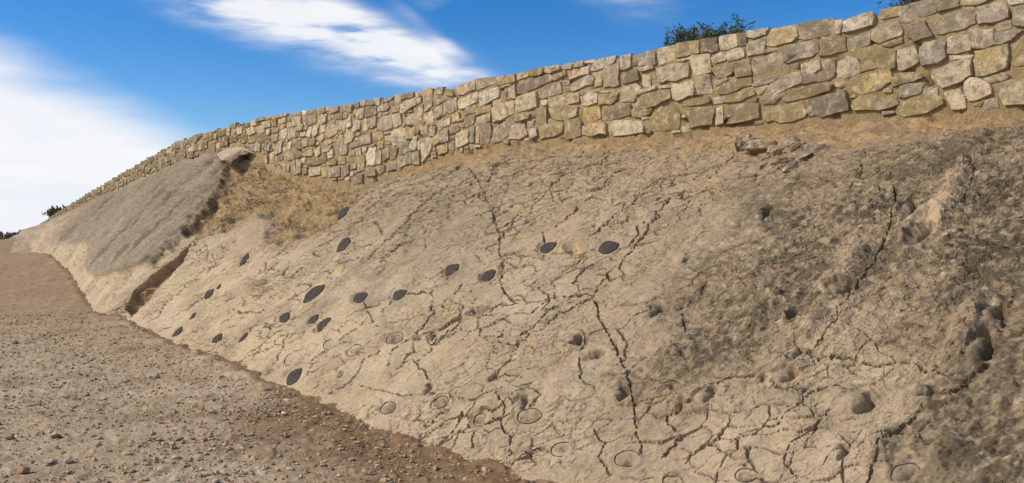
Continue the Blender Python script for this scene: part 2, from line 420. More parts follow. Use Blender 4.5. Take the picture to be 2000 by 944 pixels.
    pits = sstep(.38, .62, fbm(s / .17 + 9, t / .14, 71, 3) ) * m_rough * rock
    h -= .03 * pits
    # ---- raised grey bed on the left with ledges parallel to its broken edge
    ex, ey = (px + .9 * py) , (py * .75 + px)                 # across / along, photo-plane directions used only to index the bed
    led = fbm((px * .69 + py * .73) / 15, (px * .73 - py * .69) / 190, 81, 4, .6)
    h += m_out_raise * .11 + m_out * (.045 * terr(led, 5) + .02 * led + .09 * terr(fbm(s / .8, t / .35, 87, 5, .6), 6)) + m_out * .03 * fbm(s / .35, t / .25, 83, 5, .6)
    # ---- earth gully, notch, soil strip under the wall
    h += m_gul * (-.09 + .22 * fbm(s / .8, t / .5, 91, 5, .6) + .10 * terr(fbm(s / .5, t / .35, 92, 5, .6), 6))
    h += m_not * (-.16 + .14 * fbm(s / .3, t / .3, 93, 5, .6))
    h += m_strip * (-.03 + .09 * fbm(s / .35, t / .2, 95, 5, .6) + .03 * terr(fbm(s / .15, t / .10, 96, 4), 5))
    h *= (.12 + .88 * sstep(40, 170, px)) * (.4 + .6 * np.maximum(sstep(170, 430, px), np.maximum(m_out, m_not)))
    # ---- long cracks traced along the bed
    wob_c = lambda P: (px + 8 * fbm(px / 20, py / 20, 101, 4, .6), py + 8 * fbm(px / 20, py / 20, 103, 4, .6))
    cx_, cy_ = wob_c(0)
    for pts, wid, dep_ in CRACKS:
        x0 = min(p[0] for p in pts) - 25; x1 = max(p[0] for p in pts) + 25
        y0 = min(p[1] for p in pts) - 25; y1 = max(p[1] for p in pts) + 25
        mk = (px > x0) & (px < x1) & (py > y0) & (py < y1)
        if not mk.any(): continue
        d = seg_dist(cx_[mk], cy_[mk], pts)
        vary = .55 + .8 * np.clip(fbm(px[mk] / 40, py[mk] / 40, 107, 2) + .5, 0, 1)
        w = np.maximum(.31 * wid, .38 * (CELL / mpp)[mk]) * np.maximum(vary, .8)
        g = 1 - sstep(w * .5, w * 1.2, d)
        h[mk] -= 1.1 * dep_ * g
        crk[mk] = np.maximum(crk[mk], g)
    # ---- rounded swells of the bed
    for (x, y, a, b, deg, up_) in SWELLS:
        c, sn = math.cos(R(deg)), math.sin(R(deg)); qx = px + .5 * (wx - px) - x; qy = -(py + .5 * (wy - py) - y)
        r = ((qx * c + qy * sn) / a) ** 2 + ((-qx * sn + qy * c) / b) ** 2
        h += up_ * np.exp(-r ** 1.5)
    # ---- footprints and hollows
    soil = np.zeros_like(s)  # brown fill of the prints plus shade painted into the hollows
    for hi_, (x, y, a, b, deg, dep_, so) in enumerate(HOLLOWS):
        R_ = a * 2.8; knob = hi_ < 28 and hi_ not in (0, 2, 3, 7, 9, 12)
        mk = (np.abs(px - x) < R_) & (np.abs(py - y) < R_)
        if not mk.any(): continue
        c, sn = math.cos(R(deg)), math.sin(R(deg))
        qx = px[mk] + .7 * (wx - px)[mk] - x; qy = -(py[mk] + .7 * (wy - py)[mk] - y)
        p1 = (qx * c + qy * sn) / a; p2 = (-qx * sn + qy * c) / b
        r = np.hypot(p1, p2)
        side = np.clip((p1 * .8 - p2 * .6) / np.maximum(r, .3), -1, 1)             # steep far wall, easy near slope
        bowl = np.where(r < 1, 1, 0) * np.clip(1 - r, 0, 1) ** (.95 - .7 * np.clip(side, 0, 1)) * (.75 + .45 * side)
        rim = np.exp(-((r - 1.35) / .45) ** 2) * (1.2 - 1.0 * side) * 2.0
        # the print is deepest under its upper-right wall
        fl = 1 - sstep(1.0, 1.7, r); ax = (p1 * 1.0 - .5 * p2) if knob else p1
        h[mk] *= 1 - .75 * fl; crk[mk] *= 1 - .9 * fl
        if knob:
            bowl = bowl * sstep(-.15, .45, ax)
            dome = np.exp(-((p1 + .45) ** 2 / .9 + (p2 - .15) ** 2 / .8))
            slot = np.exp(-((r - .92) / .26) ** 2) * sstep(-.1, .6, ax)
            bowl = slot
            h[mk] += dep_ * (-.85 * slot + .42 * dome)
        else: h[mk] += -1.25 * dep_ * bowl * (1.0 + .35 * np.clip(p1 + p2 * .6, -1, 1)) + .10 * dep_ * rim
        soil[mk] = np.maximum(soil[mk], np.maximum(np.clip(bowl, 0, 1) * (.6 if knob else 1), (0 if knob else .75) * (1 - sstep(.8, 1.05, r))) * so)
    for (x, y, a, b, deg) in [q_[:5] for q_ in PRINTS]:
        mk = (np.abs(px - x) < a * 1.8) & (np.abs(py - y) < a * 1.8)
        c, sn = math.cos(R(deg)), math.sin(R(deg))
        qx = px[mk] - x; qy = -(py[mk] - y)
        r = np.hypot((qx * c + qy * sn) / a, (-qx * sn + qy * c) / b)
        f = 1 - sstep(1.0, 1.35, r)
        h[mk] = h[mk] * (1 - .9 * f) - .008 * f + .006 * np.exp(-((r - 1.5) / .2) ** 2); crk[mk] *= 1 - f
    for (x, y, a, b, deg, _, _) in RINGS:
        mk = (np.abs(px - x) < a * 1.8) & (np.abs(py - y) < a * 1.8)
        c, sn = math.cos(R(deg)), math.sin(R(deg)); qx = px[mk] - x; qy = -(py[mk] - y)
        r = np.hypot((qx * c + qy * sn) / a, (-qx * sn + qy * c) / b)
        f = np.exp(-((r - 1) / .25) ** 2); h[mk] = h[mk] * (1 - .7 * f); crk[mk] *= 1 - .9 * f
    # ------------------------------------------------ colour of the rock itself
    pale = np.array([.36, .275, .178]); pale2 = np.array([.43, .34, .232]); tan = np.array([.275, .198, .118]); grey = np.array([.245, .19, .13])
    lich = np.array([.098, .075, .048]); earth = np.array([.27, .17, .085]); bed = np.array([.205, .165, .118])
    mixc = lambda C, D, m: C * (1 - m[..., None]) + D * m[..., None]
    C = np.broadcast_to(pale, s.shape + (3,)).copy()
    C = mixc(C, pale2, sstep(-.1, .5, fbm(s / 1.1, t / 1.1, 111, 4)) * .8)
    C = mixc(C, tan, sstep(.0, .55, fbm(s / .8, t / .8, 113, 5)) * .75)
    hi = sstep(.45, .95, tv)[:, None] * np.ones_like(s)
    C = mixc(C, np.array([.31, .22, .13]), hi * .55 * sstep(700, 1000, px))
    C = mixc(C, grey, m_gr2 * (.45 + .5 * sstep(-.2, .4, fbm(s / .35, t / .35, 115, 4))))
    C = mixc(C, np.array([.53, .415, .27]), .6 * (1 - sstep(.25, .62, tv))[:, None] * (1 - sstep(650, 1050, px)) * sstep(-.45, .3, fbm(s / .6, t / .5, 155, 4)))
    # blotchy grey-black lichen
    bl = fbm(s / .55, t / .55, 121, 5); bf = fbm(s / .07, t / .055, 123, 4)
    C = mixc(C, np.array([.25, .185, .113]), m_rough * .8)
    C = mixc(C, lich, m_rough * np.clip(sstep(-.20, .26, .8 * bl + .9 * bf) * .86, 0, 1))
    deep = np.zeros_like(s)
    for (x, y, a, b, deg, am) in STAINS:
        c, sn = math.cos(R(deg)), math.sin(R(deg)); qx = wx + (wx - px) - x; qy = -(wy + (wy - py) - y)
        deep = np.maximum(deep, am * np.exp(-(((qx * c + qy * sn) / a) ** 2 + ((-qx * sn + qy * c) / b) ** 2)))
    C = mixc(C, lich * .8, np.clip(1.2 * deep * sstep(-.34, .2, bf + .4 * bl), 0, .92))
    C = mixc(C, np.array([.60, .50, .38]), m_rough * sstep(.30, .55, fbm(s / .1 + 40, t / .08, 127, 3)) * .5)
    # clean tan patches inside the dark part
    for (x, y, a, b, deg, am) in CLEAN:
        c, sn = math.cos(R(deg)), math.sin(R(deg)); qx = wx - x; qy = -(wy - y)
        C = mixc(C, np.array([.46, .345, .225]), am * np.exp(-(((qx * c + qy * sn) / a) ** 2 + ((-qx * sn + qy * c) / b) ** 2)))
    # yellowish iron stains
    C = mixc(C, np.array([.50, .345, .15]), .55 * sstep(.38, .6, fbm(s / .5 + 70, t / .35, 129, 3)) * (1 - m_rough))
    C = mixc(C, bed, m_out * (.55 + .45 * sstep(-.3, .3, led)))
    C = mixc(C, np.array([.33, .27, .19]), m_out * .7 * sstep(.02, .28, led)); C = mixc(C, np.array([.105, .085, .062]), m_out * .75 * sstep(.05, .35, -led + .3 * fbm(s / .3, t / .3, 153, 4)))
    rim_shade = .8 * (1 - sstep(1, 9, seg_dist(lwx - 4, lwy - 4, edge))) * sstep(-.3, .1, fbm(px / 20, py / 20, 151, 3))  # shadow under the bed's broken edge, painted into the colour as a dark band
    eg = mixc(np.broadcast_to(np.array([.28, .185, .09]), s.shape + (3,)), np.array([.36, .26, .14]), sstep(-.2, .4, fbm(s / .3, t / .2, 131, 4)))
    eg = mixc(eg, np.array([.085, .07, .05]), sstep(.12, .45, fbm(s / .7 + 3, t / .35, 133, 4)) * .8)
    C = mixc(C, eg, m_gul); C = mixc(C, np.array([.075, .055, .035]), rim_shade); C = mixc(C, eg * np.array([1.15, 1.1, 1.1]), m_not * .9)
    sg = mixc(np.broadcast_to(np.array([.36, .235, .115]), s.shape + (3,)), np.array([.25, .17, .095]), sstep(-.3, .3, fbm(s / .3, t / .2, 135, 4)))
    C = mixc(C, sg, m_strip * .9)
    C = mixc(C, np.array([.17, .115, .065]), soil * .8)  # brown fill of the prints, and shade painted into the hollows
    C = mixc(C, np.array([.10, .067, .038]), np.clip(crk * .82, 0, 1))          # soil caught in the joints
    # dust washed on to the foot of the bed
    ft = 1 - sstep(.0, .16, TTm + .10 * fbm(s / .3, t / .2, 137, 3))
    C = mixc(C, np.array([.42, .31, .19]), ft * .5)
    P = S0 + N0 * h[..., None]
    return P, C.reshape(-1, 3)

def hashf(c, k): return np.modf(np.abs(np.sin(c * 127.1 + k * 311.7) * 43758.5453))[0]

CRACKS = [
 ([(915, 325), (928, 342), (945, 375), (958, 405), (968, 430), (974, 462), (977, 500), (985, 525), (978, 555), (985, 572), (1006, 590)], 2.6, .07),
 ([(1097, 573), (1125, 574), (1156, 571), (1160, 590), (1172, 622), (1188, 652), (1204, 684), (1217, 708), (1224, 735), (1236, 765), (1239, 800), (1240, 835), (1252, 868), (1250, 890)], 3.4, .09),
 ([(1156, 571), (1175, 545), (1200, 522), (1228, 490), (1252, 462), (1278, 432), (1284, 412), (1310, 385), (1330, 372)], 3.0, .06),
 ([(1156, 578), (1125, 597), (1090, 610), (1060, 640), (1030, 655), (1005, 680), (985, 715), (965, 742)], 2.2, .05),
 ([(1090, 585), (1050, 625), (1020, 655), (1005, 672), (970, 665), (985, 645)], 2.0, .045),
 ([(1004, 590), (972, 598), (935, 612), (918, 619), (890, 640), (868, 655), (835, 690)], 2.6, .06),
 ([(1050, 540), (1040, 520), (1010, 525), (985, 512), (1005, 500), (1060, 508), (1085, 470)], 1.6, .03),
 ([(1750, 365), (1748, 400), (1742, 440), (1728, 480), (1708, 520), (1685, 548), (1660, 575), (1640, 610), (1612, 655), (1585, 690)], 3.8, .07),
 ([(1560, 690), (1600, 704), (1660, 700), (1715, 712), (1760, 706), (1800, 716), (1838, 728), (1872, 742), (1900, 732)], 2.8, .06),
 ([(1390, 752), (1440, 738), (1490, 738), (1530, 760), (1580, 765), (1640, 755), (1670, 770)], 2.4, .05),
 ([(740, 640), (715, 605), (712, 588)], 1.6, .03), ([(705, 755), (740, 762), (790, 775), (850, 772)], 1.6, .035),
 ([(850, 380), (800, 425), (755, 470), (700, 520)], 1.5, .03), ([(905, 560), (860, 600), (820, 650), (770, 690), (760, 720)], 2.0, .04),
 ([(1100, 340), (1060, 380), (1010, 430), (985, 462)], 1.5, .03), ([(1000, 340), (985, 380), (968, 420)], 1.4, .03),
 ([(1200, 330), (1165, 370), (1120, 420), (1060, 455)], 1.5, .03), ([(1400, 330), (1350, 350), (1300, 345), (1240, 380), (1190, 430), (1150, 470)], 1.6, .035),
 ([(1130, 640), (1145, 660), (1132, 700), (1138, 745), (1165, 760)], 1.6, .03), ([(1035, 760), (1060, 775), (1030, 800), (1010, 830)], 1.8, .04),
 ([(950, 830), (985, 815), (1000, 780), (1040, 750)], 1.8, .035), ([(1100, 850), (1060, 860), (1030, 880), (1045, 905)], 1.6, .03),
 ([(1290, 885), (1330, 850), (1300, 820), (1320, 800), (1360, 790)], 2.0, .045), ([(1430, 870), (1460, 840), (1520, 830), (1560, 790), (1590, 760)], 2.2, .05),
 ([(1560, 935), (1530, 900), (1545, 870), (1590, 845), (1620, 800)], 2.0, .045), ([(1400, 250), (1425, 262), (1500, 320), (1470, 350)], 1.6, .03),
 ([(560, 650), (548, 690), (530, 720)], 1.4, .03), ([(460, 605), (475, 615), (500, 612), (515, 604)], 1.4, .025), ([(1380, 560), (1330, 610), (1340, 650), (1300, 690)], 1.6, .035),
 ([(1810, 460), (1845, 445), (1880, 400), (1905, 330), (1890, 318)], 2.4, .05), ([(1690, 944), (1720, 880), (1760, 840), (1800, 790)], 2.4, .05), ([(1980, 560), (1955, 640), (1920, 720), (1900, 735), (1850, 770)], 3.0, .06),
 ([(640, 770), (690, 745), (720, 700), (745, 690)], 1.4, .03), ([(860, 870), (900, 845), (930, 850), (925, 880)], 1.5, .03), ([(1190, 925), (1170, 890), (1180, 860), (1160, 840)], 1.5, .03),
]
# x, y, half length, half width, angle, depth, soil and painted shade tint
HOLLOWS = [(1120, 494, 15, 8, 15, .06, .35), (1276, 612, 22, 7, 32, .10, .3), (1134, 671, 12, 6, 45, .13, .7), (1160, 696, 20, 10, 25, .05, .5), (1210, 768, 21, 11, 15, .10, .4),
 (1022, 790, 16, 6, 35, .09, .4), (963, 746, 13, 7, 30, .08, .6), (935, 608, 22, 4, 30, .09, .6), (1490, 418, 20, 9, 35, .09, .4), (1800, 464, 30, 15, 40, .10, .1), (1775, 412, 15, 9, 45, .10, .4),
 (1640, 563, 20, 7, 18, .08, .6), (1552, 625, 13, 5, 45, .11, .7), (1552, 695, 16, 7, 35, .11, .5), (1530, 737, 22, 10, 20, .10, .5), (1482, 735, 10, 6, 20, .07, .5), (1672, 782, 30, 15, 15, .10, .3), (1800, 765, 28, 11, 12, .10, .5),
 (1640, 888, 20, 13, 35, .11, .5), (1382, 780, 20, 10, 35, .07, .4), (1325, 800, 14, 8, 20, .06, .4), (1890, 325, 13, 5, 42, .10, .6), (1938, 615, 24, 14, 60, .13, .7), (1912, 690, 32, 15, 70, .13, .7), (1340, 506, 18, 8, 25, .05, .4), (1275, 420, 15, 6, 20, .06, .3),
 (665, 737, 10, 7, 45, .05, .6), (832, 767, 16, 9, 30, .07, .4), (815, 666, 8, 9, 70, .04, .6), (693, 686, 14, 8, 35, .05, .55), (771, 661, 16, 8, 25, .05, .55), (846, 662, 11, 6, 65, .05, .5), (759, 798, 14, 9, 30, .04, .55), (859, 789, 16, 9, 30, .07, .65),
 (938, 822, 13, 9, 20, .035, .35), (1034, 814, 22, 13, 12, .035, .4), (1096, 878, 18, 12, 25, .03, .15), (1224, 896, 22, 13, 12, .035, .15), (1458, 929, 20, 11, 5, .04, .2), (1768, 925, 26, 16, 20, .04, .3), (566, 703, 12, 7, 55, .02, .15), (642, 673, 10, 6, 50, .02, .15),
 (525, 725, 12, 8, 40, .05, .5), (1312, 938, 17, 9, 5, .03, .15), (530, 470, 14, 5, 20, .1, .6)]
# dark filled prints: x, y, half length, half width, angle, label
PRINTS = [(669, 415, 17, 7.5, 48, 'highest dark footprint, below the foot of the wall'), (671, 478, 19, 7.5, 47, 'dark footprint directly below the highest one'),
 (477, 507, 15, 5, 55, 'lone narrow dark footprint below the earth gully'), (407, 574, 13, 4.5, 46, 'dark sliver footprint with a tiny one at its upper end'), (427, 560, 6.5, 2.6, 50, 'tiny dark footprint at the upper end of a sliver'),
 (377, 617, 9, 2.6, 45, 'faint thin footprint just above the leftmost one'), (346, 648, 14, 4, 45, 'leftmost dark footprint near the foot of the slab'), (424, 661, 13, 5, 42, 'left of two slim footprints near the slab foot'),
 (475, 659, 13, 4, 45, 'right of two slim footprints near the slab foot'), (612, 573, 27, 12, 40, 'largest long dark footprint in the left half'), (554, 619, 13, 8, 42, 'small rounded dark footprint left of a pair'),
 (611, 623, 14, 6, 37, 'upper footprint of a close dark pair'), (632, 634, 19, 6.5, 47, 'lower footprint of a close dark pair'), (704, 582, 16, 8, 33, 'dark footprint right of the largest long one'),
 (780, 576, 16, 8, 30, 'dark ragged footprint in the middle of the row'), (882, 527, 17, 9, 38, 'dark footprint left of the upright crack'), (954, 539, 17, 9.5, 38, 'dark footprint touching the upright crack'),
 (1070, 484, 18, 11, 28, 'left of the two big rounded dark footprints'), (1187, 482, 21, 12, 20, 'rightmost, broad rounded dark footprint'), (573, 735, 21, 11, 48, 'large dark footprint lowest on the slab')]
# outlined prints: x, y, a, b, angle, start, end
RINGS = [(642, 673, 12, 8, 50, 20, 230), (693, 686, 15, 8.5, 35, 0, 360), (771, 661, 17, 9, 25, 0, 360), (846, 662, 13, 7.5, 65, 30, 300), (566, 703, 13, 8, 55, 20, 240), (759, 798, 16, 10, 30, 0, 360), (859, 789, 18, 10, 30, 0, 360),
 (938, 822, 14, 10.5, 20, 0, 300), (1034, 814, 23, 14.5, 12, 0, 360), (1096, 878, 20, 13.5, 25, 20, 260), (1224, 896, 23.5, 14.5, 12, 10, 285), (1312, 938, 18, 10, 5, 0, 190), (1458, 929, 23, 12.5, 5, 0, 330), (1768, 925, 28, 18, 20, -10, 200)]
SWELLS = [(1830, 430, 72, 26, 42, .09), (1650, 535, 78, 18, 42, .05), (1525, 712, 44, 18, 15, .07), (1655, 775, 40, 22, 12, .06), (1350, 788, 56, 18, 22, .05), (1440, 880, 60, 30, 20, .05), (1565, 840, 55, 28, 30, .05), (1010, 778, 24, 14, 35, .06),
 (1192, 757, 28, 13, 20, .05), (1252, 606, 30, 13, 32, .05), (1895, 650, 34, 66, -20, .10), (1785, 770, 46, 20, 10, .06), (1880, 332, 36, 14, 40, .06), (1760, 412, 26, 14, 45, .06), (1485, 432, 30, 14, 35, .05), (960, 790, 34, 16, 25, .04),
 (1105, 745, 40, 18, 25, .04), (1160, 655, 24, 12, 20, .04), (1300, 700, 30, 20, 30, .05), (1720, 860, 50, 26, 30, .06), (1840, 880, 40, 24, 40, .07), (1500, 605, 40, 18, 35, .05), (1580, 640, 36, 16, 35, .05)]
STAINS = [(1960, 420, 90, 60, 60, .9), (1880, 470, 50, 40, 40, .7), (1600, 420, 80, 25, 35, .45), (1330, 650, 60, 40, 60, .5), (1290, 740, 45, 40, 50, .55), (1830, 790, 80, 22, 48, .95), (1940, 270, 70, 25, 20, .7), (1420, 660, 70, 30, 20, .45),
 (1960, 640, 35, 110, 10, .55), (1960, 850, 30, 90, -30, .6), (1510, 400, 40, 20, 40, .4), (1700, 400, 60, 40, 30, .5), (1560, 560, 70, 40, 30, .3), (480, 365, 20, 34, -30, .35), (1750, 880, 60, 20, 50, .6), (1900, 900, 40, 60, -20, .4)]
CLEAN = [(1830, 430, 60, 26, 45, .85), (1880, 340, 40, 14, 40, .6), (1660, 500, 70, 24, 40, .5), (1640, 640, 120, 40, 20, .55), (1700, 720, 120, 40, 0, .5), (1560, 720, 70, 25, 10, .5), (1440, 860, 110, 70, 0, .5), (1600, 880, 80, 50, 10, .45)]

SP, SC = build_slab()
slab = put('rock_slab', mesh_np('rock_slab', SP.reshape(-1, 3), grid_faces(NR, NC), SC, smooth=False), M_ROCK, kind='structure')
SN = np.cross(np.gradient(SP, axis=1), np.gradient(SP, axis=0)); SN /= np.linalg.norm(SN, axis=2, keepdims=True) + 1e-9
if SN[..., 2].mean() < 0: SN = -SN

inframe = (PXv > -50) & (PXv < 2050) & (PYv < 1000)
IDX = np.argwhere(inframe); QX = PXv[inframe]; QY = PYv[inframe]
def on_slab(x, y, lift):
    """point of the built slab that lies under a photo position"""
    k = np.argmin((QX - x) ** 2 + (QY - y) ** 2); r, c = IDX[k]
    r = min(max(r, 1), NR - 2); c = min(max(c, 1), NC - 2)
    J = np.array([[(PXv[r, c+1] - PXv[r, c-1]) / 2, (PXv[r+1, c] - PXv[r-1, c]) / 2], [(PYv[r, c+1] - PYv[r, c-1]) / 2, (PYv[r+1, c] - PYv[r-1, c]) / 2]])
    try: d = np.clip(np.linalg.solve(J, [x - PXv[r, c], y - PYv[r, c]]), -1, 1)
    except Exception: d = np.zeros(2)
    p = SP[r, c] + (SP[r, c+1] - SP[r, c-1]) / 2 * d[0] + (SP[r+1, c] - SP[r-1, c]) / 2 * d[1]
    return p + N0[r, c] * lift

def footprint(x, y, a, b, deg, label):
    c, s = math.cos(R(deg)), math.sin(R(deg)); n = 22; rings = (1.0, .82, .5)
    V = [on_slab(x, y, .012)]; Fs = []
    k1, k2 = random.uniform(.7, 1.25), random.uniform(.7, 1.25); ph = random.uniform(0, 6)
    for ri, rr in enumerate(rings + (1.04,)):
        for i in range(n):
            th = 2 * math.pi * i / n
            pu = math.cos(th); pv = math.sin(th)
            pv = math.copysign(abs(pv) ** 1.5, pv) * (k1 if pv > 0 else k2)          # pointed ends, uneven sides
            w = 1 + .07 * math.sin(3 * th + ph) + .05 * random.uniform(-1, 1) * (rr > .9)
            qx = a * pu * rr * w; qy = b * pv * rr * w
            lift = .012 if ri < 3 else -.03
            V.append(on_slab(x + qx * c - qy * s, y - qx * s - qy * c, lift if not ri == 0 else .009))
    def ring(k): return [1 + k * n + i for i in range(n)]
    tris = []
    for i in range(n):
        j = (i + 1) % n
        tris.append((0, ring(2)[i], ring(2)[j]))
        for o, q in ((2, 1), (1, 0), (0, 3)):
            tris.append((ring(o)[i], ring(q)[i], ring(q)[j])); tris.append((ring(o)[i], ring(q)[j], ring(o)[j]))
    cl = np.tile(np.array([.055, .046, .040]), (len(V), 1)); wear = np.concatenate([[0], np.clip(rng.normal(.0, .25, n), 0, .7), np.clip(rng.normal(-.1, .12, n), 0, .3), np.zeros(n), np.full(n, .3)])
    cl = cl * (1 - wear[:, None]) + np.array([.22, .165, .105]) * wear[:, None]
    me = mesh_np('footprint', np.array(V), np.array(tris), cl)
    o = put('footprint', me, M_PAINT, slab); o['label'] = label
for p in PRINTS: footprint(*p)

def outline(x, y, a, b, deg, s0, s1):
    c, s = math.cos(R(deg)), math.sin(R(deg)); n = 40; V = []; ph = random.uniform(0, 6)
    closed = s1 - s0 >= 360; ths = np.linspace(R(s0), R(s1), n + 1)
    for i, th in enumerate(ths):
        w = 1 + .04 * math.sin(2 * th + ph) + .02 * math.sin(5 * th + ph * 2)
        hw = .045 * (1 if closed else max(.25, math.sin(math.pi * i / n)) ** .5) * (.85 + .3 * math.sin(7 * th + ph))
        for rr, lift in ((1 - hw * 16 / a - .02, -.012), (1 - hw * 16 / a, .006), (1 + hw * 16 / a, .006), (1 + hw * 16 / a + .02, -.012)):
            qx = a * math.cos(th) * rr * w; qy = b * math.sin(th) * rr * w
            V.append(on_slab(x + qx * c - qy * s, y - qx * s - qy * c, lift))
    Fs = [(4 * i + k, 4 * i + k + 1, 4 * i + k + 5, 4 * i + k + 4) for i in range(n) for k in range(3)]
    put('footprint_outline', mesh_np('footprint_outline', np.array(V), np.array(Fs), np.tile(np.array([.05, .042, .036]), (len(V), 1))), M_LINE, slab)
for p in RINGS: outline(*p)

# ------------------------------------------------------------------ ground: one sheet round the camera out to the horizon
def build_ground():
    th = np.concatenate([np.linspace(-180, -40, 40, endpoint=False), np.linspace(-40, 12, 560, endpoint=False), np.linspace(12, 180, 50)])
    r = np.concatenate([[.02, .5, 1.2, 2, 2.8], np.geomspace(3.6, 26, 400), np.geomspace(26.5, 70, 80), np.geomspace(74, 4000, 30)])
    T, Rr = np.meshgrid(R(1) * th, r)
    X = np.sin(T) * Rr; Y = np.cos(T) * Rr
    Z = zground(X, Y)
    d = seg_dist_world(X, Y)
    nearf = np.exp(-Rr / 60)
    z = .05 * fbm(X / 2.2, Y / 2.2, 201, 3) * nearf + .018 * fbm(X / .4, Y / .4, 203, 4) * nearf + .010 * fbm(X / .09, Y / .09, 205, 3) * (Rr < 26)
    clod = sstep(.12, .5, fbm(X / .16, Y / .16, 207, 3)); z = z + .018 * clod * (Rr < 26)
    fr = (1 - sstep(.05, .8, d)); z = z + fr * (.0 + .04 * fbm(X / .35, Y / .35, 209, 3)) * (Rr < 30)
    mixc = lambda C, D, m: C * (1 - m[..., None]) + D * m[..., None]
    C = np.broadcast_to(np.array([.45, .335, .207]), X.shape + (3,)).copy()
    C = mixc(C, np.array([.54, .415, .27]), sstep(-.1, .5, fbm(X / 1.3, Y / 1.3, 211, 5)) * .7)
    C = mixc(C, np.array([.27, .185, .11]), sstep(.0, .55, fbm(X / .7, Y / .7, 213, 5)) * .6)
    C = mixc(C, np.array([.105, .10, .065]), sstep(.42, .62, fbm(X / .55 + 5, Y / .4, 215, 4)) * .6)       # thin weeds and moss
    C = mixc(C, np.array([.31, .20, .105]), sstep(10, 17, Y) * .7 * (1 - sstep(60, 100, Y)))
    wd = np.interp(Y, [4, 6, 7.6, 8.6, 11, 30], [1.25, 1.35, 1.0, .20, .12, .15])
    m = 1 - sstep(.35, 1.1, (d + .5 * wd * fbm(X / .6, Y / .6, 217, 4)) / wd)
    brown = mixc(np.broadcast_to(np.array([.20, .118, .054]), X.shape + (3,)), np.array([.29, .185, .095]), sstep(-.3, .4, fbm(X / .12, Y / .12, 219, 4)))
    C = mixc(C, brown, m * .95)
    P = np.stack([X, Y, Z + z], 2)
    return put('ground', mesh_np('ground', P.reshape(-1, 3), grid_faces(len(r), len(th)), C.reshape(-1, 3)), M_GROUND, kind='structure')
def seg_dist_world(X, Y):
    d = np.full(X.shape, 1e9)
    near = np.hypot(X, Y) < 70
    d[near] = seg_dist(X[near], Y[near], [tuple(p[:2]) for p in B])
    return d
ground = build_ground()

# ------------------------------------------------------------------ plateau behind the wall
def build_hill():
    offs = np.array([.30, .8, 2, 4, 8, 14, 22, 32]); st = slice(0, None, 40)
    ax = AS[st]; X, Y, nx, ny, zt = wall_at(ax)
    V = []
    for o in offs:
        dropf = sstep(9, 32, np.array(o))
        z = (zt - .14) * (1 - dropf) - 1.0 * dropf
        V.append(np.stack([X - nx * o, Y - ny * o, z + .10 * fbm(X / 2 + o, Y / 2, 301, 3) * (o > .5)], 1))
    V = np.array(V)
    C = np.tile(np.array([.24, .17, .09]), (V.shape[0] * V.shape[1], 1))
    put('hill', mesh_np('hill', V.reshape(-1, 3), grid_faces(len(offs), len(ax)), C), M_GROUND, kind='structure')
build_hill()

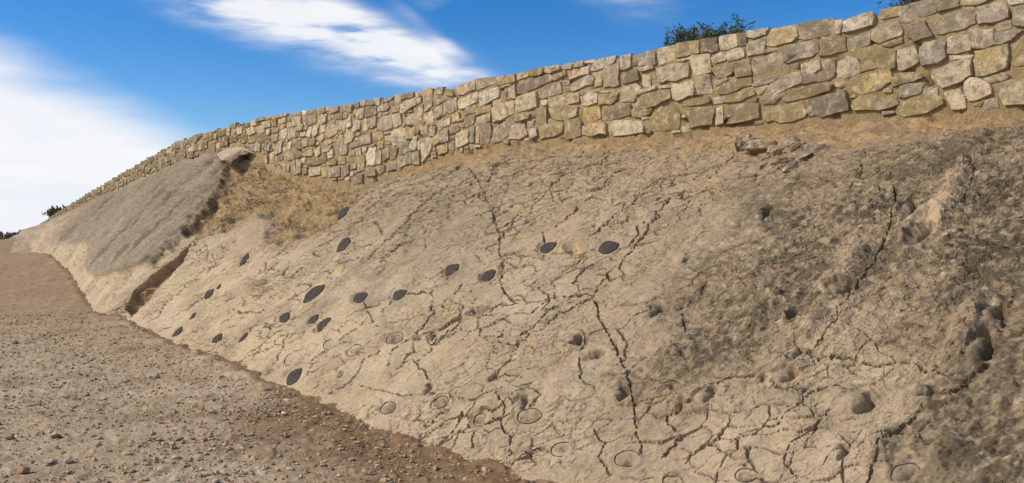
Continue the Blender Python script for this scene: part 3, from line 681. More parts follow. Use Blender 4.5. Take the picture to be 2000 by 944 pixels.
# ------------------------------------------------------------------ stone wall
wall = put('stone_wall', None, label='long coursed rubble stone wall along the top of the rock slab', cat='wall')
wall.empty_display_size = .5
PAL = {'g': (.335, .27, .19), 'l': (.50, .40, .26), 'y': (.42, .31, .155), 'o': (.29, .22, .112), 'd': (.235, .18, .125), 'w': (.54, .47, .345), 'p': (.41, .315, .21), 'r': (.49, .335, .17)}
CROP = {'A': (1760, 0, 3.933), 'B': (1540, 0, 3.933), 'C': (1320, 40, 3.933), 'D': (1100, 70, 3.933), 'E': (900, 100, 4.291), 'F': (700, 140, 4.291), 'G': (500, 180, 4.291), 'H': (300, 220, 4.291)}
TRACE = {
'A': """g 0,60 200,5 265,15 275,95 130,150 0,195|d 270,5 450,-5 455,50 290,95|g 235,150 550,50 575,180 440,235 280,265|d 50,200 185,165 215,230 250,280 100,325 55,290|g 580,65 800,25 825,130 745,165 600,190|o 455,0 700,-25 650,20 570,45 460,45|w 825,-10 944,-40 1000,-40 1000,15 850,40|g 865,75 944,55 1010,40 1010,190 944,205 870,195|g 745,190 840,165 850,215 745,240|l 370,290 520,270 530,300 535,385 420,415 350,415|p 530,235 715,225 720,340 620,375 550,365|g 730,260 800,250 880,225 930,240 850,310 790,340 730,345|o 845,350 944,300 1010,290 1010,510 870,510 840,450|y 575,400 640,390 820,345 810,520 720,560 580,590 565,470|g 155,370 250,320 345,325 350,440 290,485 170,510|l -20,395 100,355 140,480 20,545 -10,540|l 370,430 550,425 545,445 380,460|l 240,555 350,510 545,460 550,580 480,625 320,680 270,640|d 610,595 780,560 835,590 770,625 690,635|l 490,630 530,595 670,640 700,720 560,780 500,740|l 770,640 944,610 1010,610 1010,800 800,810 760,740|g 0,670 60,645 180,640 150,720 20,755 -10,750|o -75,610 0,570 140,560 180,600 100,630 0,650 -50,670|o 0,790 290,745 330,800 200,870 20,900 -40,860|l 340,720 450,690 490,740 500,830 390,840""",
'B': """d 70,190 300,150 360,160 365,255 200,295 75,295|l 365,165 420,155 400,260 370,265|w 430,165 650,95 650,200 500,240 425,250|y 710,85 865,50 870,115 740,150 715,140|g 640,220 850,165 880,250 870,275 700,335 640,300|o 720,345 870,290 880,330 780,365|g -25,355 225,310 240,400 180,440 0,490 -25,480|o 260,290 440,285 450,395 290,430 240,430|g 460,310 630,240 625,345 500,400 455,395|l 110,500 235,460 250,530 180,575 105,600|d 110,605 180,570 295,560 300,620 120,650|g 260,480 360,460 360,580 310,620 295,555|l 390,480 460,440 540,455 550,560 440,605 380,600|o 560,430 690,355 760,400 770,510 560,555|o 770,410 830,395 830,520 785,530|y 490,640 560,590 780,545 800,620 700,690 560,725 490,690|y 360,630 440,600 470,620 420,670 370,665|o -50,720 280,640 340,655 330,700 170,750 0,785 -40,770|d 150,770 440,700 470,850 300,890 165,900|y 510,780 560,740 830,725 850,800 700,850 510,850|y -175,860 -80,815 100,790 145,860 130,900 -60,945 -160,940|g 0,490 75,485 70,520 20,520""",
'C': """o 10,180 190,155 190,255 30,285 5,280|d 195,150 320,130 330,235 200,255|l 340,130 470,110 475,190 460,210 350,232|d 475,105 545,95 550,195 480,195|w 555,85 715,60 695,110 600,140 555,130|y 700,110 730,70 925,35 944,120 890,165 760,200 700,195|l 15,290 125,275 125,300 20,315|l 130,270 265,260 270,395 140,430 125,340|l 280,290 350,250 385,270 385,310 300,330|l 400,245 470,220 525,225 530,280 405,320|g 555,180 690,130 690,250 560,275|o 690,225 835,205 830,230 700,250|g -140,373 0,335 95,330 105,435 20,465 -60,460 -120,480|o 275,370 440,330 450,390 380,440 330,445|o 455,330 580,300 590,420 470,440|g 600,300 825,250 835,370 600,425|l 150,435 260,420 285,560 150,575|l -25,488 140,470 145,580 20,620 -15,600|g 300,470 385,445 400,460 320,500|o 325,520 420,470 580,440 580,500 470,540 340,570|g 590,490 640,460 830,400 835,440 700,490 610,510|l 630,520 690,495 705,510 650,570 630,560|g 650,590 720,500 830,440 960,400 980,480 830,540 690,600|o 385,590 580,525 615,570 450,630 390,630|o 40,620 250,585 270,630 60,665|g 280,600 370,590 375,635 300,645|d 665,620 770,575 815,590 760,640 680,650|o 95,680 280,660 310,690 290,800 120,830|o 385,700 420,660 640,635 650,750 400,800 375,790|l 320,680 360,665 370,790 310,800""",
'D': """l -14,232 30,218 95,213 60,258 10,262|g 105,205 160,190 160,235 85,245|w 170,195 245,182 235,208 170,215|w 245,195 405,155 395,210 250,270 220,268|l 65,285 205,235 205,295 60,340|g 70,370 200,300 240,330 235,375 75,430|g 240,285 310,265 310,320 260,335|y 250,345 305,330 305,385 250,390|g 320,240 430,215 440,380 320,400|g 450,160 525,140 525,240 450,265|d 540,155 575,150 575,225 540,230|g 580,150 715,135 720,220 585,235|l 740,105 860,75 870,180 720,235|o 640,120 725,105 725,130 650,138|d 460,295 570,265 595,335 470,370|l 615,310 675,305 680,390 620,395|g 580,240 690,230 700,255 600,275|l 445,415 560,370 600,400 560,455 480,475 440,460|l 600,415 710,390 715,410 570,460|l 740,380 835,370 835,395 740,405|g 145,440 285,400 285,425 150,460|l 140,470 270,440 270,515 190,540 150,535|l 290,430 420,408 425,430 295,440|o 280,450 430,440 425,490 380,530 280,535|o 455,490 560,475 550,510 460,510|o 550,540 620,450 820,415 840,480 720,540 560,560|o 300,590 370,540 520,530 520,610 380,650 300,650|o 535,570 690,560 670,600 560,630 535,610|r 165,560 280,545 295,630 210,670 160,620|r 190,690 330,670 340,760 190,770|w 160,700 185,700 180,760 150,765|l 350,700 390,655 600,660 620,740 400,770 360,750|o 665,640 745,545 850,530 900,600 895,715 690,735|o 15,660 90,640 145,660 140,770 20,800|o -108,560 -60,540 120,545 115,610 30,650 -80,640|y 45,450 135,440 130,510 50,525""",
'E': """p -28,290 125,237 125,325 -20,368|g 135,240 300,215 295,270 140,330|y 310,220 465,195 470,255 340,285 305,280|l 345,290 455,262 450,275 350,312|l 475,195 570,165 580,210 480,250|y 575,165 705,140 690,185 600,215|p 715,130 835,122 840,155 760,185 715,180|y 765,220 880,165 890,200 790,250|l -18,410 140,347 150,425 20,485 -15,480|w 155,370 190,340 335,295 325,385 160,465|l 275,415 340,405 335,430 275,460|o 345,340 395,330 385,410 345,405|g 400,330 460,285 465,395 395,410|d 480,290 580,240 740,195 770,250 640,310 550,355 480,355|p 660,350 720,290 840,260 860,350 680,400 655,395|l 480,390 640,340 650,470 590,490 470,520 465,470|l 740,410 860,370 905,375 905,455 745,465|l 670,420 725,410 720,450 690,455|o 640,490 725,470 725,610 650,630 635,600|l 275,480 330,440 445,420 450,520 340,580 280,600|o 450,570 520,530 590,530 580,565 460,595|g 30,510 50,470 130,450 130,510 40,540|y 145,480 260,450 260,510 140,540|l 140,560 260,515 260,590 150,615|o 30,560 125,525 110,610 40,640|g 170,610 255,605 265,700 230,780 180,780|g 290,650 370,600 420,600 410,700 350,750 275,770|p 425,630 540,610 570,700 500,740 410,740|w 580,660 640,645 650,710 590,740|o 670,640 790,600 870,605 860,680 780,720 680,740|w 0,670 70,665 80,760 0,795 -40,790 -20,720|g 88,650 120,640 120,760 90,770|y 130,650 160,640 160,770 130,770""",
'F': """o 740,150 800,150 800,210 745,200|l 655,140 715,130 710,190 655,195|y 550,150 620,145 625,210 560,260 545,220|l 485,180 545,165 545,200 490,215|l 490,230 535,215 530,260 495,275|g 370,190 470,175 470,210 365,240|l 310,200 360,190 360,260 310,265|l 365,280 480,220 490,280 420,320 380,355 360,340|g 205,235 300,210 280,240 210,265|w 140,228 190,222 180,285 145,275|l 20,250 70,242 65,285 25,290|g 75,250 130,235 135,275 75,285|g 265,255 305,235 305,285 275,290|p 190,290 250,265 265,300 240,330 195,335|d 70,310 150,290 160,350 140,375 65,380|l 0,330 50,305 50,380 15,400 -20,395|w -30,420 20,415 25,480 -20,500|l 40,420 70,395 85,480 60,500 30,490|l 100,390 155,375 155,450 130,475 90,465|l 165,440 200,385 290,355 290,470 215,500 165,480|p 295,370 360,355 365,440 300,470|l 400,400 455,350 500,420 440,445 405,450|l 475,350 540,270 545,330 530,410 495,410|w 555,340 580,280 625,245 620,290|g 640,250 720,225 735,240 660,285|l 560,360 635,330 635,420 590,435 555,400|l 650,310 710,275 710,360 660,400 645,380|y 715,285 755,245 745,345 712,375|g 757,255 825,215 830,320 757,350|y 785,360 850,345 850,420 790,435|l 725,410 770,380 770,450 725,465|l 670,430 720,400 715,470 675,490|g 690,510 760,480 765,580 695,595|o 770,480 840,450 850,485 780,530|l 835,520 930,500 935,590 830,640|y 405,510 480,465 475,550 410,570|l 280,510 330,480 400,480 390,590 300,625 275,590|r 520,460 585,450 580,530 525,525|g 595,470 655,460 645,540 600,545|d 485,490 512,490 510,525 485,520|r 620,570 685,510 688,590 640,630|l 540,570 600,550 625,590 600,690 540,765 535,660|y 660,630 750,600 755,670 680,700|w 440,610 470,550 500,550 490,650 435,665|g 345,590 430,580 425,670 350,700|l 505,590 533,585 530,650 505,655|p 20,550 110,510 115,600 20,620|r 130,520 200,500 215,550 180,580 130,580|y 165,590 215,570 215,640 170,645|l 230,545 275,535 270,580 230,580|g 220,505 280,495 270,520 220,530|w 70,700 95,640 150,630 140,780 75,790|p 152,680 205,665 200,770 150,780|p 215,655 265,640 265,720 215,755|o 272,650 340,640 320,720 275,740|w 0,650 30,660 25,700 0,705|w 40,640 80,630 70,670 40,680|l 330,730 400,700 410,780 340,810|g 412,690 450,680 458,770 415,780|g 462,690 520,670 520,780 465,780|o 160,800 225,785 230,830 180,870|p 235,770 320,750 325,820 240,840|y 0,720 60,700 60,820 0,840|d 0,860 45,860 45,930 0,940""",
'G': """l 60,260 130,235 130,290 60,305|l 190,230 225,225 220,265 195,265|l 228,222 260,215 260,255 230,255|g 270,210 305,205 300,245 270,248|l 310,215 385,205 385,275 310,285|l 265,265 300,255 300,290 265,295|g 400,195 430,190 430,285 405,285|o 440,200 510,180 505,260 440,285|l 530,210 560,185 568,210 550,265 525,260|l 570,200 600,180 595,250 560,265|g 610,200 650,185 660,215 610,245|y 735,185 770,178 765,220 735,225|p 760,110 815,110 805,170 775,165|d 830,105 870,85 870,125 835,135|l 880,80 930,72 925,112 880,118|l 840,180 875,140 878,200 845,215|w 880,145 910,130 905,210 882,215|w 700,255 765,235 750,310 695,320|w 775,230 800,200 805,285 770,300|w 820,300 845,235 885,245 880,320 815,332|w 430,370 445,300 475,290 460,380|w 475,350 495,285 535,280 525,350 490,375|l 540,295 590,275 580,330 540,345|l 595,320 610,280 690,275 685,345 620,385 595,375|g 340,290 400,270 400,320 340,330|w 200,400 215,320 265,305 255,380 215,405|w 165,510 190,420 230,410 220,500 175,525|l 260,435 300,415 295,480 262,485|g 270,320 330,310 330,380 280,400|l 100,320 125,310 120,355 100,360|l 105,445 130,435 120,490 105,495|l 240,520 280,495 290,540 240,580|l 120,520 155,500 155,590 125,595|l 80,545 105,530 105,595 85,590|g 390,410 440,400 440,450 400,465|l 520,390 560,355 575,385 545,420|o 450,415 505,400 500,440 455,450|l 745,350 810,330 830,370 800,420 750,435|p 680,410 710,360 740,365 735,440 690,455|r 600,410 635,395 640,425 605,440|l 710,460 765,440 780,490 765,520 715,530|l 605,510 650,480 655,545 610,555|o 700,560 750,530 755,600 700,610|o 610,580 670,555 680,605 620,620|o 430,600 480,545 590,550 600,590 500,615|l 490,500 540,450 550,510 520,545|p 400,510 480,480 485,530 410,540|p 560,480 640,450 630,490 570,510|r 780,500 830,490 835,530 785,540|w 845,480 880,465 890,530 850,535|g 790,440 870,410 870,450 800,475|g 720,660 790,610 790,680 740,715|g 650,640 710,630 710,700 650,715|l 602,640 645,635 640,710 602,710|y 552,640 600,640 595,710 555,710|l 450,650 545,625 550,690 455,705|o 400,640 440,630 440,680 400,690|l 305,600 340,570 343,690 315,700|g 347,570 395,580 390,670 350,690|p 235,600 263,605 263,660 240,650|p 265,610 290,615 285,670 267,660|y 860,580 915,545 915,650 860,670|d 800,720 900,690 905,780 810,780|o 140,240 180,225 180,285 145,290|o 45,340 95,310 95,400 50,430|o 140,365 190,345 185,410 145,420|l 0,440 50,430 40,500 0,500|g 10,225 80,210 80,232 10,250|p 90,208 160,200 160,225 90,235|g 170,198 270,180 270,200 175,220|p 280,180 380,165 380,195 285,200|w 390,160 430,155 428,185 392,190|g 440,155 515,145 512,175 440,192|o 520,140 580,130 585,170 522,190|l 590,130 630,125 628,150 592,160|p 640,130 700,120 700,160 640,180|g 705,115 750,108 752,160 705,165""",
'H': """l 620,140 650,130 645,190 620,200|l 700,140 745,120 745,175 705,185|l 785,140 840,120 860,170 800,195|l 820,70 870,55 870,105 825,115|p 870,130 930,100 940,160 890,180|y 520,180 545,170 540,220 520,220|l 300,300 335,290 330,325 300,325|l 110,325 150,290 155,330 115,345|p 530,270 565,255 560,300 530,310|g 635,105 700,85 690,130 640,135"""}

def build_wall():
    polys = []                                                # (list of (a, z), colour, area in photo pixels)
    for k, txt in TRACE.items():
        x0, y0, sc = CROP[k]
        for item in txt.split('|'):
            f = item.split(); pts = np.array([[float(v) for v in q.split(',')] for q in f[1:]])
            px = x0 + pts[:, 0] / sc; py = y0 + pts[:, 1] / sc
            a, z = ray_wall(px, py)
            ar = .5 * abs(np.dot(px, np.roll(py, 1)) - np.dot(py, np.roll(px, 1)))
            polys.append((np.stack([a, z], 1), PAL[f[0]], ar, True))
    # fill what is left with smaller rubble
    CS = .0125; na = int(AS[-1] / CS); z0 = 1.2; nz = int(2.8 / CS)
    occ = np.ones((na, nz), bool)
    ag = (np.arange(na) + .5) * CS
    zt = np.interp(ag, AS, PZT); zf = np.where(ag < fa[0], fz[0], np.interp(ag, fa, fz))
    zg = z0 + (np.arange(nz) + .5) * CS
    occ[(zg[None] > zf[:, None] + .0) & (zg[None] < zt[:, None] - .005)] = False
    for P, _, _, _ in polys:
        i0, i1 = int((P[:, 0].min()) / CS) - 2, int((P[:, 0].max()) / CS) + 3
        j0, j1 = int((P[:, 1].min() - z0) / CS) - 2, int((P[:, 1].max() - z0) / CS) + 3
        i0, j0 = max(i0, 0), max(j0, 0); i1, j1 = min(i1, na), min(j1, nz)
        if i1 <= i0 or j1 <= j0: continue
        AA, ZZ = np.meshgrid(ag[i0:i1], zg[j0:j1], indexing='ij')
        sd = signed(AA, ZZ, [tuple(p) for p in P])
        occ[i0:i1, j0:j1] |= sd > -.006
    rnd = random.Random(5)
    for (w, h_) in ((.40, .20), (.30, .18), (.24, .14), (.17, .12), (.12, .08)):
        j = nz - 1
        while j > 0:
            i = 0; jump = max(1, int(h_ * .35 / CS))
            while i < na - 2:
                ww = int(w * rnd.uniform(.75, 1.25) / CS); hh = int(h_ * rnd.uniform(.75, 1.2) / CS)
                if j - hh < 0: break
                if not occ[i, j] and i + ww < na and not occ[i:i+ww, j-hh:j].any():
                    occ[i:i+ww, j-hh:j] = True
                    a0, a1, b0, b1 = i * CS, (i + ww) * CS, z0 + (j - hh) * CS, z0 + j * CS
                    g = rnd.uniform(.006, .014); q = lambda s_: rnd.uniform(-.16, .06) * min(w, h_) * s_
                    P = np.array([(a0 + g - q(1), b1 - g + q(1)), (a1 - g + q(1), b1 - g + q(1)), (a1 - g + q(1), b0 + g - q(1)), (a0 + g - q(1), b0 + g - q(1))])
                    X, Y = np.interp((a0 + a1) / 2, AS, PX), np.interp((a0 + a1) / 2, AS, PY)
                    sc = F / max(Y, 1.); colr = PAL[rnd.choice('glopoglpydlo')]
                    pxc = 1000 + sc * X
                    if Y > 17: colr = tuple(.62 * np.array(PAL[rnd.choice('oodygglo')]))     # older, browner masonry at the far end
                    polys.append((P, colr, (a1 - a0) * (b1 - b0) * sc * sc * (1 if -20 < pxc < 2020 and Y > 1 else 0), False))
                    i += ww
                else: i += 2
            j -= jump
    polys.sort(key=lambda q_: -q_[2])
    sv, sf, scol, off = [], [], [], 0
    for idx, (P, colr, ar, traced) in enumerate(polys):
        V, T = stone_geo(P, rnd)
        c = np.array(colr) * rnd.uniform(.80, 1.2) * np.array([rnd.uniform(.97, 1.03), 1, rnd.uniform(.93, 1.07)])
        cv = np.tile(c, (len(V), 1)); cv *= (1 + .08 * rng.standard_normal((len(V), 1)))
        if idx < 299:
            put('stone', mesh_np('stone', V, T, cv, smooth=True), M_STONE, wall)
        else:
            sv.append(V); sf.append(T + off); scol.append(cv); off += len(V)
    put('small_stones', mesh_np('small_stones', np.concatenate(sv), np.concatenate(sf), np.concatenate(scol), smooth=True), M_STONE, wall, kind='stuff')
    # mortar core
    aa = np.linspace(.02, AS[-1] - .02, 1900); nb = 32
    X, Y, nx, ny, zt = wall_at(aa); fzz = np.where(aa < fa[0], fz[0], np.interp(aa, fa, fz))
    rows = []
    tb = np.linspace(0, 1, nb)
    topz = zt - .06 + .02 * fbm(aa / .3, aa * 0, 401, 3)
    for b in tb:
        z = (fzz - .5) * (1 - b) + topz * b
        dpt = .012 * fbm(aa / .12, z / .08, 403, 3) + .008 * fbm(aa / .5, z / .5, 405, 2) + .003 - .055 * sstep(.22, .42, fbm(aa / .22, z / .12, 409, 3))
        rows.append(np.stack([X + nx * dpt, Y + ny * dpt, z], 1))
    rows.append(np.stack([X - nx * .08, Y - ny * .08, topz + .015], 1))
    rows.append(np.stack([X - nx * .42, Y - ny * .42, topz + .0], 1))
    rows.append(np.stack([X - nx * .45, Y - ny * .45, topz - 1.2], 1))
    V = np.array(rows); n = fbm(V[..., 0] / .4 + V[..., 1] / .4, V[..., 2] / .4, 407, 4)
    C = np.array([.37, .265, .14]) * (1 - sstep(-.2, .5, n)[..., None]) + np.array([.46, .355, .215]) * sstep(-.2, .5, n)[..., None]
    put('mortar_core', mesh_np('mortar_core', V.reshape(-1, 3), grid_faces(len(rows), len(aa)), C.reshape(-1, 3)), M_MORTAR, wall)

def stone_geo(P, rnd):
    """irregular block: rough front, chamfered edge, sides running into the mortar"""
    if np.dot(P[:, 0], np.roll(P[:, 1], -1)) - np.dot(P[:, 1], np.roll(P[:, 0], -1)) < 0: P = P[::-1]
    size = math.sqrt(max(1e-5, .5 * abs(np.dot(P[:, 0], np.roll(P[:, 1], 1)) - np.dot(P[:, 1], np.roll(P[:, 0], 1)))))
    out = []
    m = len(P)
    for i in range(m):
        p, q = P[i], P[(i + 1) % m]; Lg = np.hypot(*(q - p))
        k = 2 if m > 5 else (3 if Lg > .16 else 2)
        for j in range(k):
            f = j / k; o = p * (1 - f) + q * f
            if j: o = o + np.array([rnd.gauss(0, 1), rnd.gauss(0, 1)]) * min(.012, .035 * size)
            out.append(o)
    O = np.array(out)
    # soften corners a touch
    O = O * .95 + .025 * (np.roll(O, 1, 0) + np.roll(O, -1, 0))
    c = O.mean(0); n = len(O); O = c + (O - c) * (1 + .015 / max(size, .06))
    pr = rnd.uniform(.010, .040) if size > .1 else rnd.uniform(.006, .026)
    tilt = np.array([rnd.uniform(-.07, .07), rnd.uniform(-.06, .12)])
    def dep(Q): return (Q - c) @ tilt
    jit = lambda k: np.array([rnd.gauss(0, 1) for _ in range(k)])
    i1 = c + (O - c) * np.clip(1 - .011 / max(size, .05), .86, .965); i2 = c + (O - c) * .5
    d1 = dep(i1) + pr + jit(n) * .0015
    rings = [(O, np.full(n, -.05)), (O, dep(O) + pr * .75 + jit(n) * .002), (i1, d1), (i1, d1), (i2, dep(i2) + pr + .002 + jit(n) * .003)]
    Q = np.concatenate([r_[0] for r_ in rings] + [c[None]]); D = np.concatenate([r_[1] for r_ in rings] + [[pr + .004]])
    X, Y, nx, ny, _ = wall_at(Q[:, 0])
    V = np.stack([X + nx * D, Y + ny * D, Q[:, 1]], 1)
    T = []
    for k in (0, 1, 3):
        for i in range(n):
            j = (i + 1) % n; a, b, d, e = k * n + i, k * n + j, (k + 1) * n + i, (k + 1) * n + j
            T += [(a, d, b), (b, d, e)]
    T += [(4 * n + i, 5 * n, 4 * n + (i + 1) % n) for i in range(n)]
    return V, np.array(T)
build_wall()

# ------------------------------------------------------------------ loose rock
def rock_mesh(name, size, flat, seed, col, sub=2):
    import bmesh
    bm = bmesh.new(); bmesh.ops.create_icosphere(bm, subdivisions=sub, radius=1.0)
    r = np.random.default_rng(seed)
    planes = [(v / np.linalg.norm(v), r.uniform(.5, .85)) for v in r.standard_normal((11, 3))]
    for v in bm.verts:
        p = np.array(v.co)
        for n, d in planes:
            e = p @ n - d
            if e > 0: p = p - n * e
        p = p * (1 + .06 * r.standard_normal())
        v.co = (p[0] * size[0], p[1] * size[1], p[2] * size[2] * flat)
    V = np.array([v.co[:] for v in bm.verts]); T = np.array([[v.index for v in f.verts] for f in bm.faces]); bm.free()
    return mesh_np(name, V, T, np.tile(np.array(col), (len(V), 1)) * (1 + .06 * r.standard_normal((len(V), 1))), smooth=False)

# dark broken ledge under the wall
ledge = put('broken_ledge', None, label='dark broken rock ledge poking from the soil below the wall', cat='rock ledge')
q0 = on_slab(1530, 292, 0); ledge.location = q0
LED = [(1466, 280, 17, 9, 20), (1480, 296, 22, 10, 12), (1448, 290, 12, 9, 60), (1512, 300, 16, 8, 30), (1540, 277, 26, 6, 5), (1552, 293, 18, 8, 35), (1580, 300, 13, 10, 60), (1560, 312, 28, 8, 15), (1600, 293, 20, 5, 5), (1528, 322, 22, 6, 15), (1505, 283, 10, 5, 0), (1545, 330, 12, 6, 20)]
for i, (x, y, a, b, deg) in enumerate(LED):
    p = on_slab(x, y, -.005); d = np.linalg.norm(p - np.array([0, 0, EYE])) / F
    me = rock_mesh('ledge_rock', (a * d * 1.25, .14, b * d * 2.1), 1, 700 + i, (.25, .18, .105) if i % 3 else (.36, .265, .16), 3)
    o = put('ledge_rock', me, M_STONE, ledge); o.location = p - q0; o.rotation_euler = (R(random.uniform(-25, 25)), -R(deg), R(-40 + random.uniform(-15, 15)))

# pale flat slab above the grey bed
def pale_rock():
    outl = [(423, 300), (440, 292), (462, 287), (486, 285), (503, 290), (511, 298), (500, 302), (490, 299), (470, 303), (450, 311), (432, 314)]
    E = np.array([0, 0, EYE]); d0 = np.linalg.norm(on_slab(470, 312, 0) - E) - .26
    def P_(x, y, k): 
        v = np.array([float(q) for q in pix_dir(x, y)]); dd = d0 + k + (304 - y) * .030
        return E + v / np.linalg.norm(v) * dd
    top = [P_(x, y, 0) for x, y in outl]; mid_ = [P_(x, y, .12) for x, y in outl]; bot = [P_(x, y, .34) for x, y in outl]
    n = len(outl); c = np.mean(top, axis=0) + np.array([0, 0, .05]); inn = [t_ * .55 + c * .45 + np.array([0, 0, .01 * random.random()]) for t_ in top]
    V = np.array(bot + mid_ + top + inn + [c]); T = []
    for k in range(3):
        for i in range(n):
            j = (i + 1) % n; T += [(k*n+i, k*n+j, (k+1)*n+j), (k*n+i, (k+1)*n+j, (k+1)*n+i)]
    T += [(3*n+i, 3*n+(i+1) % n, 4*n) for i in range(n)]
    put('flat_rock', mesh_np('flat_rock', V, np.array(T), np.tile(np.array([.56, .43, .28]), (len(V), 1)), smooth=False), M_ROCK,
        label='pale flat-topped rock lying under the far end of the wall', cat='rock')
pale_rock()

# gravel
def icos():
    import bmesh
    bm = bmesh.new(); bmesh.ops.create_icosphere(bm, subdivisions=1, radius=1.0)
    V = np.array([v.co[:] for v in bm.verts]); T = np.array([[v.index for v in f.verts] for f in bm.faces]); bm.free(); return V, T
def gravel():
    V0, T0 = icos(); n = 17000
    pts = []
    bxy = B[:, :2]
    while sum(map(len, pts)) < n:
        r = np.sqrt(rng.uniform(3.6 ** 2, 17 ** 2, 20000)); keep = rng.random(20000) < np.clip(7.0 / r, 0, 1); r = r[keep]
        th = R(1) * rng.uniform(-38, 8, len(r)); X, Y = np.sin(th) * r, np.cos(th) * r
        lx = np.interp(Y, B[::-1, 1][np.argsort(B[::-1, 1])], B[::-1, 0][np.argsort(B[::-1, 1])])
        ok = (X < lx - .05) & (fbm(X / .9, Y / .9, 501, 3) > rng.uniform(-.7, .35, len(r)))
        pts.append(np.stack([X[ok], Y[ok]], 1))
    p = np.concatenate(pts)[:n]
    sz = np.clip(.0042 * (1 / (1 - rng.random(n))) ** .5,     .0035, .019)
    sz = np.where(p[:, 1] > 10, np.maximum(sz, .007), sz)
    z = zground(p[:, 0], p[:, 1]) + .05 * fbm(p[:, 0] / 2.2, p[:, 1] / 2.2, 201, 3) * np.exp(-np.hypot(p[:, 0], p[:, 1]) / 60)
    sc = sz[:, None] * np.stack([rng.uniform(.8, 1.7, n), rng.uniform(.7, 1.2, n), rng.uniform(.45, .85, n)], 1)
    ang = rng.uniform(0, 6.28, n); ca, sa = np.cos(ang), np.sin(ang)
    W = V0[None] * (1 + .22 * rng.standard_normal((n, len(V0), 1))) * sc[:, None, :]
    X = W[..., 0] * ca[:, None] - W[..., 1] * sa[:, None] + p[:, 0:1]; Y = W[..., 0] * sa[:, None] + W[..., 1] * ca[:, None] + p[:, 1:2]
    Z = W[..., 2] + (z + sz * .1 + .006)[:, None]
    V = np.stack([X, Y, Z], 2).reshape(-1, 3); T = (T0[None] + (np.arange(n) * len(V0))[:, None, None]).reshape(-1, 3)
    pal = np.array([(.40, .295, .18), (.47, .36, .235), (.33, .235, .14), (.56, .455, .32), (.30, .22, .14), (.40, .27, .15)])
    c = pal[rng.choice(len(pal), n, p=[.3, .22, .2, .08, .1, .1])] * rng.uniform(.8, 1.15, (n, 1))
    put('gravel', mesh_np('gravel', V, T, np.repeat(c, len(V0), 0), smooth=False), M_PEBBLE, kind='stuff')
gravel()

STN = [(47, 922, 17, 'flat reddish stone at the lower left corner of the gravel', (.30, .19, .12)), (95, 905, 11, 'rounded beige stone just right of the reddish one', (.40, .31, .22)), (132, 905, 11, 'pale stone, second right of the reddish one', (.46, .37, .27)),
 (85, 801, 7, 'whitish stone beside a dark one on the left gravel', (.55, .48, .40)), (60, 799, 9, 'dark grey stone beside a whitish one', (.15, .14, .12)), (250, 890, 9, 'pale orange-beige stone on the middle gravel', (.46, .34, .22)),
 (295, 781, 7, 'small dark stone alone on the far gravel', (.13, .12, .10)), (287, 835, 9, 'pale angular stone in the middle of the gravel', (.50, .43, .35)), (345, 897, 10, 'long beige stone lying aslant on the gravel', (.44, .34, .24)),
 (440, 826, 10, 'brown clod near the dark brown earth', (.13, .085, .05)), (20, 857, 9, 'grey-brown stone at the left edge of the gravel', (.20, .16, .12)), (110, 856, 11, 'dark brown clod on the left gravel', (.14, .095, .06)),
 (305, 737, 9, 'flat pale stone far back on the gravel', (.42, .37, .31)), (27, 672, 9, 'grey stone far back at the left edge', (.30, .26, .21)), (640, 782, 17, 'pale block lying at the foot of the slab', (.50, .41, .30))]
for i, (x, y, hw, lab, colr) in enumerate(STN):
    p = ray_ground(np.array([x], float), np.array([y], float))[0]; d = np.linalg.norm(p - np.array([0, 0, EYE])) / F
    o = put('loose_stone', rock_mesh('loose_stone', (hw * d, hw * d * .75, hw * d), .5, 900 + i, colr), M_PEBBLE, label=lab, cat='stone', group='loose stones on the gravel')
    o.location = (p[0], p[1], p[2] + hw * d * .22); o.rotation_euler = (0, 0, random.uniform(-.6, .6))
k = 0
for i in range(400):
    if k >= 34: break
    x = random.uniform(0, 950); y = random.uniform(660, 940)
    if x > np.interp(y, BASE[:, 1], BASE[:, 0]) - 40: continue
    hw = random.uniform(3.2, 6.2) * (.6 + .6 * (y - 600) / 340)
    p = ray_ground(np.array([x]), np.array([y]))[0]; d = np.linalg.norm(p - np.array([0, 0, EYE])) / F
    t_ = random.random(); colr = np.array((.36, .28, .2)) * (1 - t_) + np.array((.5, .42, .33)) * t_
    o = put('loose_stone', rock_mesh('loose_stone', (hw * d, hw * d * .8, hw * d), .6, 1000 + i, colr, 1), M_PEBBLE, label='small angular beige stone lying loose among the gravel', cat='stone', group='small loose stones among the gravel')
    o.location = (p[0], p[1], p[2] + hw * d * .2); o.rotation_euler = (random.uniform(-.3, .3), random.uniform(-.3, .3), random.uniform(0, 6)); k += 1

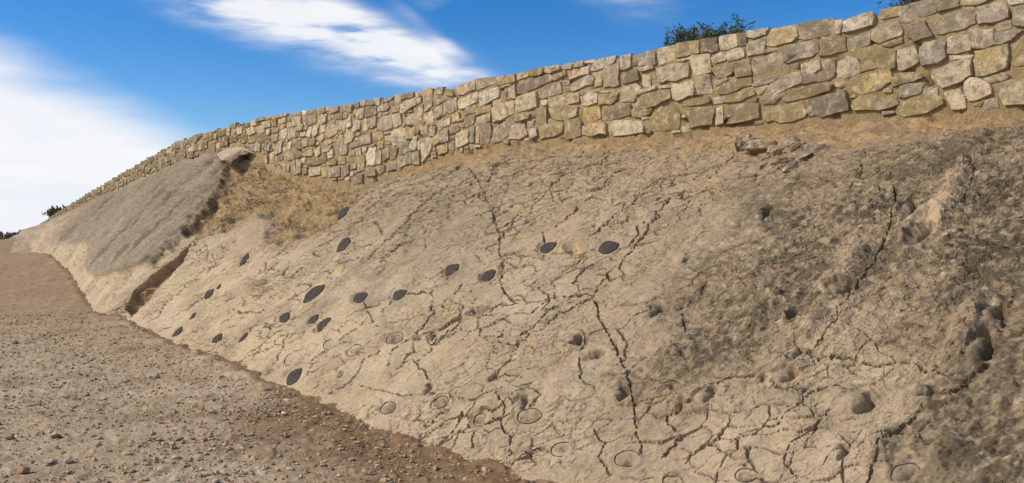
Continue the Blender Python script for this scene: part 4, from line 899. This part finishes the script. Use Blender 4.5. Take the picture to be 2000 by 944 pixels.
# ------------------------------------------------------------------ shrubs
def tube(pts, rad, sides=6):
    V, T = [], []
    pts = np.array(pts, float)
    for i, p in enumerate(pts):
        d = pts[min(i + 1, len(pts) - 1)] - pts[max(i - 1, 0)]; d /= np.linalg.norm(d) + 1e-9
        u = np.cross(d, [.3, .9, .2]); u /= np.linalg.norm(u); w = np.cross(d, u)
        for k in range(sides):
            a = 2 * math.pi * k / sides; V.append(p + rad[i] * (u * math.cos(a) + w * math.sin(a)))
    for i in range(len(pts) - 1):
        for k in range(sides):
            j = (k + 1) % sides; T.append((i*sides+k, i*sides+j, (i+1)*sides+j, (i+1)*sides+k))
    return np.array(V), np.array(T)
def shrub(name, loc, w, h, nbr, nleaf, leaf, cols, label, cat, seed, spread=1.0, up=.6):
    r = np.random.default_rng(seed)
    root = put(name, None, label=label, cat=cat); root.location = loc
    TV, TT, off = [], [], 0; tips = []
    for b in range(nbr):
        az = r.uniform(0, 2 * math.pi); rr = r.uniform(.1, 1) ** .6 * w / 2; hh = h * r.uniform(.55, 1.0) * (1 - .35 * (rr / (w / 2)) ** 2)
        end = np.array([math.cos(az) * rr, math.sin(az) * rr * spread, hh])
        pts = [np.zeros(3), end * np.array([.3, .3, .45]) + r.normal(0, .03 * h, 3), end * np.array([.7, .7, .75]) + r.normal(0, .03 * h, 3), end]
        V, T = tube(pts, [.03 * h, .02 * h, .012 * h, .004 * h], 5); TV.append(V); TT.append(T + off); off += len(V)
        for q in range(7):
            f = r.uniform(.35, 1.0); i = min(2, int(f * 3)); g = f * 3 - i; base = pts[i] * (1 - g) + pts[i + 1] * g
            tips.append(base + r.normal(0, .05 * h, 3)); 
    put('trunk', mesh_np('trunk', np.concatenate(TV), np.concatenate(TT), np.tile(np.array([.10, .07, .045]), (off, 1))), M_BARK, root)
    tips = np.array(tips); k = r.integers(0, len(tips), nleaf)
    dirn = r.normal(0, 1, (len(tips), 3)); dirn[:, 2] = np.abs(dirn[:, 2]) * 1.0 + up; dirn /= np.linalg.norm(dirn, axis=1, keepdims=True)
    along = r.uniform(-.3, 1, nleaf)[:, None] * .16 * h
    c = tips[k] + dirn[k] * along + r.normal(0, .035 * h, (nleaf, 3)) * (1.2 - np.clip(along / (.16 * h), 0, 1))
    d = dirn[k] + r.normal(0, .55, (nleaf, 3)); d /= np.linalg.norm(d, axis=1, keepdims=True)
    sd = np.cross(d, r.normal(0, 1, (nleaf, 3))); sd /= np.linalg.norm(sd, axis=1, keepdims=True)
    Ls = leaf * r.uniform(.6, 1.4, (nleaf, 1))
    V = np.stack([c - d * Ls, c + sd * Ls * .32, c + d * Ls, c - sd * Ls * .32], 1).reshape(-1, 3)
    T = np.arange(nleaf * 4).reshape(-1, 4)
    cl = np.array(cols)[r.integers(0, len(cols), len(tips))][k] * r.uniform(.7, 1.3, (nleaf, 1))
    put('crown', mesh_np('crown', V, T, np.repeat(cl, 4, 0), smooth=False), M_LEAF, root)
def dry_scrub():
    r = np.random.default_rng(77); V = []; C = []
    poly = [(450, 335), (500, 308), (545, 330), (600, 352), (700, 366), (712, 376), (690, 395), (640, 440), (590, 458), (530, 425), (500, 410), (430, 448), (395, 445), (415, 410)]
    m = inframe & inside(PXv, PYv, poly); cand = SP[m]; nn = SN[m]
    clump = fbm(cand[:, 0] / .5, cand[:, 2] / .35, 601, 3)
    pr = np.clip(.25 + clump * 1.3, .02, 1); k = r.choice(len(cand), 600, p=pr / pr.sum())
    base = cand[k]; L = r.uniform(.02, .055, (600, 1)); d = nn[k] * .7 + np.array([0, 0, .5]) + r.normal(0, .5, (600, 3)); d /= np.linalg.norm(d, axis=1, keepdims=True)
    sd = np.cross(d, r.normal(0, 1, (600, 3))); sd /= np.linalg.norm(sd, axis=1, keepdims=True)
    V = np.stack([base - sd * .008, base + sd * .008, base + d * L * .6 + sd * .007, base + d * L], 1).reshape(-1, 3)
    pal = np.array([(.40, .30, .16), (.33, .24, .12), (.27, .20, .095), (.19, .14, .07), (.13, .10, .055)])
    c = pal[np.clip((1.0 + clump[k] * 2 + r.normal(0, 1.2, 600)).astype(int), 0, 4)]
    put('dry_scrub', mesh_np('dry_scrub', V, np.arange(2400).reshape(-1, 4), np.repeat(c, 4, 0), smooth=False), M_LEAF, kind='stuff')
dry_scrub()
GREEN = [(.06, .085, .028), (.08, .105, .036), (.11, .115, .045), (.05, .065, .026), (.12, .09, .05)]
def behind(px, dpt): return (px - 1000) / F * dpt
shrub('juniper_shrub', (behind(1352, 14.0), 14.0, 3.75), 1.1, 1.33, 44, 15000, .024, GREEN, 'dark green juniper shrub showing above the middle of the wall top', 'shrub', 21)
shrub('juniper_shrub', (behind(1420, 14.4), 14.4, 3.75), .95, 1.42, 20, 6000, .024, GREEN, 'ragged thin juniper shrub behind the wall, right of the denser one', 'shrub', 22)
shrub('juniper_shrub', (behind(1790, 11.0), 11.0, 3.7), 0.8, 1.2, 20, 5000, .022, GREEN[:3] + [(.03, .03, .02)], 'dark shrub above the wall near the top right corner', 'shrub', 23)
def gz(x, y): return float(zground(np.array(x), np.array(y)))
x, y = behind(128, 38), 38.0
shrub('hillside_bush', (x, y, EYE + (452 - 436) * y / F), 1.9, .72, 36, 8000, .05, [(.20, .20, .09), (.24, .20, .10), (.15, .155, .07)], 'rounded green bush on the skyline at the left end of the wall', 'bush', 24)
x, y = behind(88, 39), 39.0
shrub('hillside_bush', (x, y, gz(x, y) - .02), 1.3, .36, 20, 3500, .05, [(.30, .22, .11), (.25, .19, .10), (.20, .18, .09)], 'low brown-green scrub just left of the rounded skyline bush', 'bush', 28)
for px_, sz_, cols_, lab_, sd_ in ((55, .9, [(.30, .20, .16), (.30, .19, .18), (.2, .18, .11)], 'low reddish bush on the horizon at the left', 25), (72, .7, [(.22, .2, .11), (.26, .22, .14)], 'small olive bush on the horizon beside the reddish one', 27),
                                   (6, .9, [(.32, .24, .21), (.30, .21, .2), (.26, .22, .14)], 'faint reddish bush on the horizon at the extreme left edge', 26)):
    x, y = behind(px_, 41), 41.0
    shrub('heath_bush', (x, y, gz(x, y) - .02), sz_ * 1.3, sz_ * .45, 16, 2800, .05, cols_, lab_, 'bush', sd_)
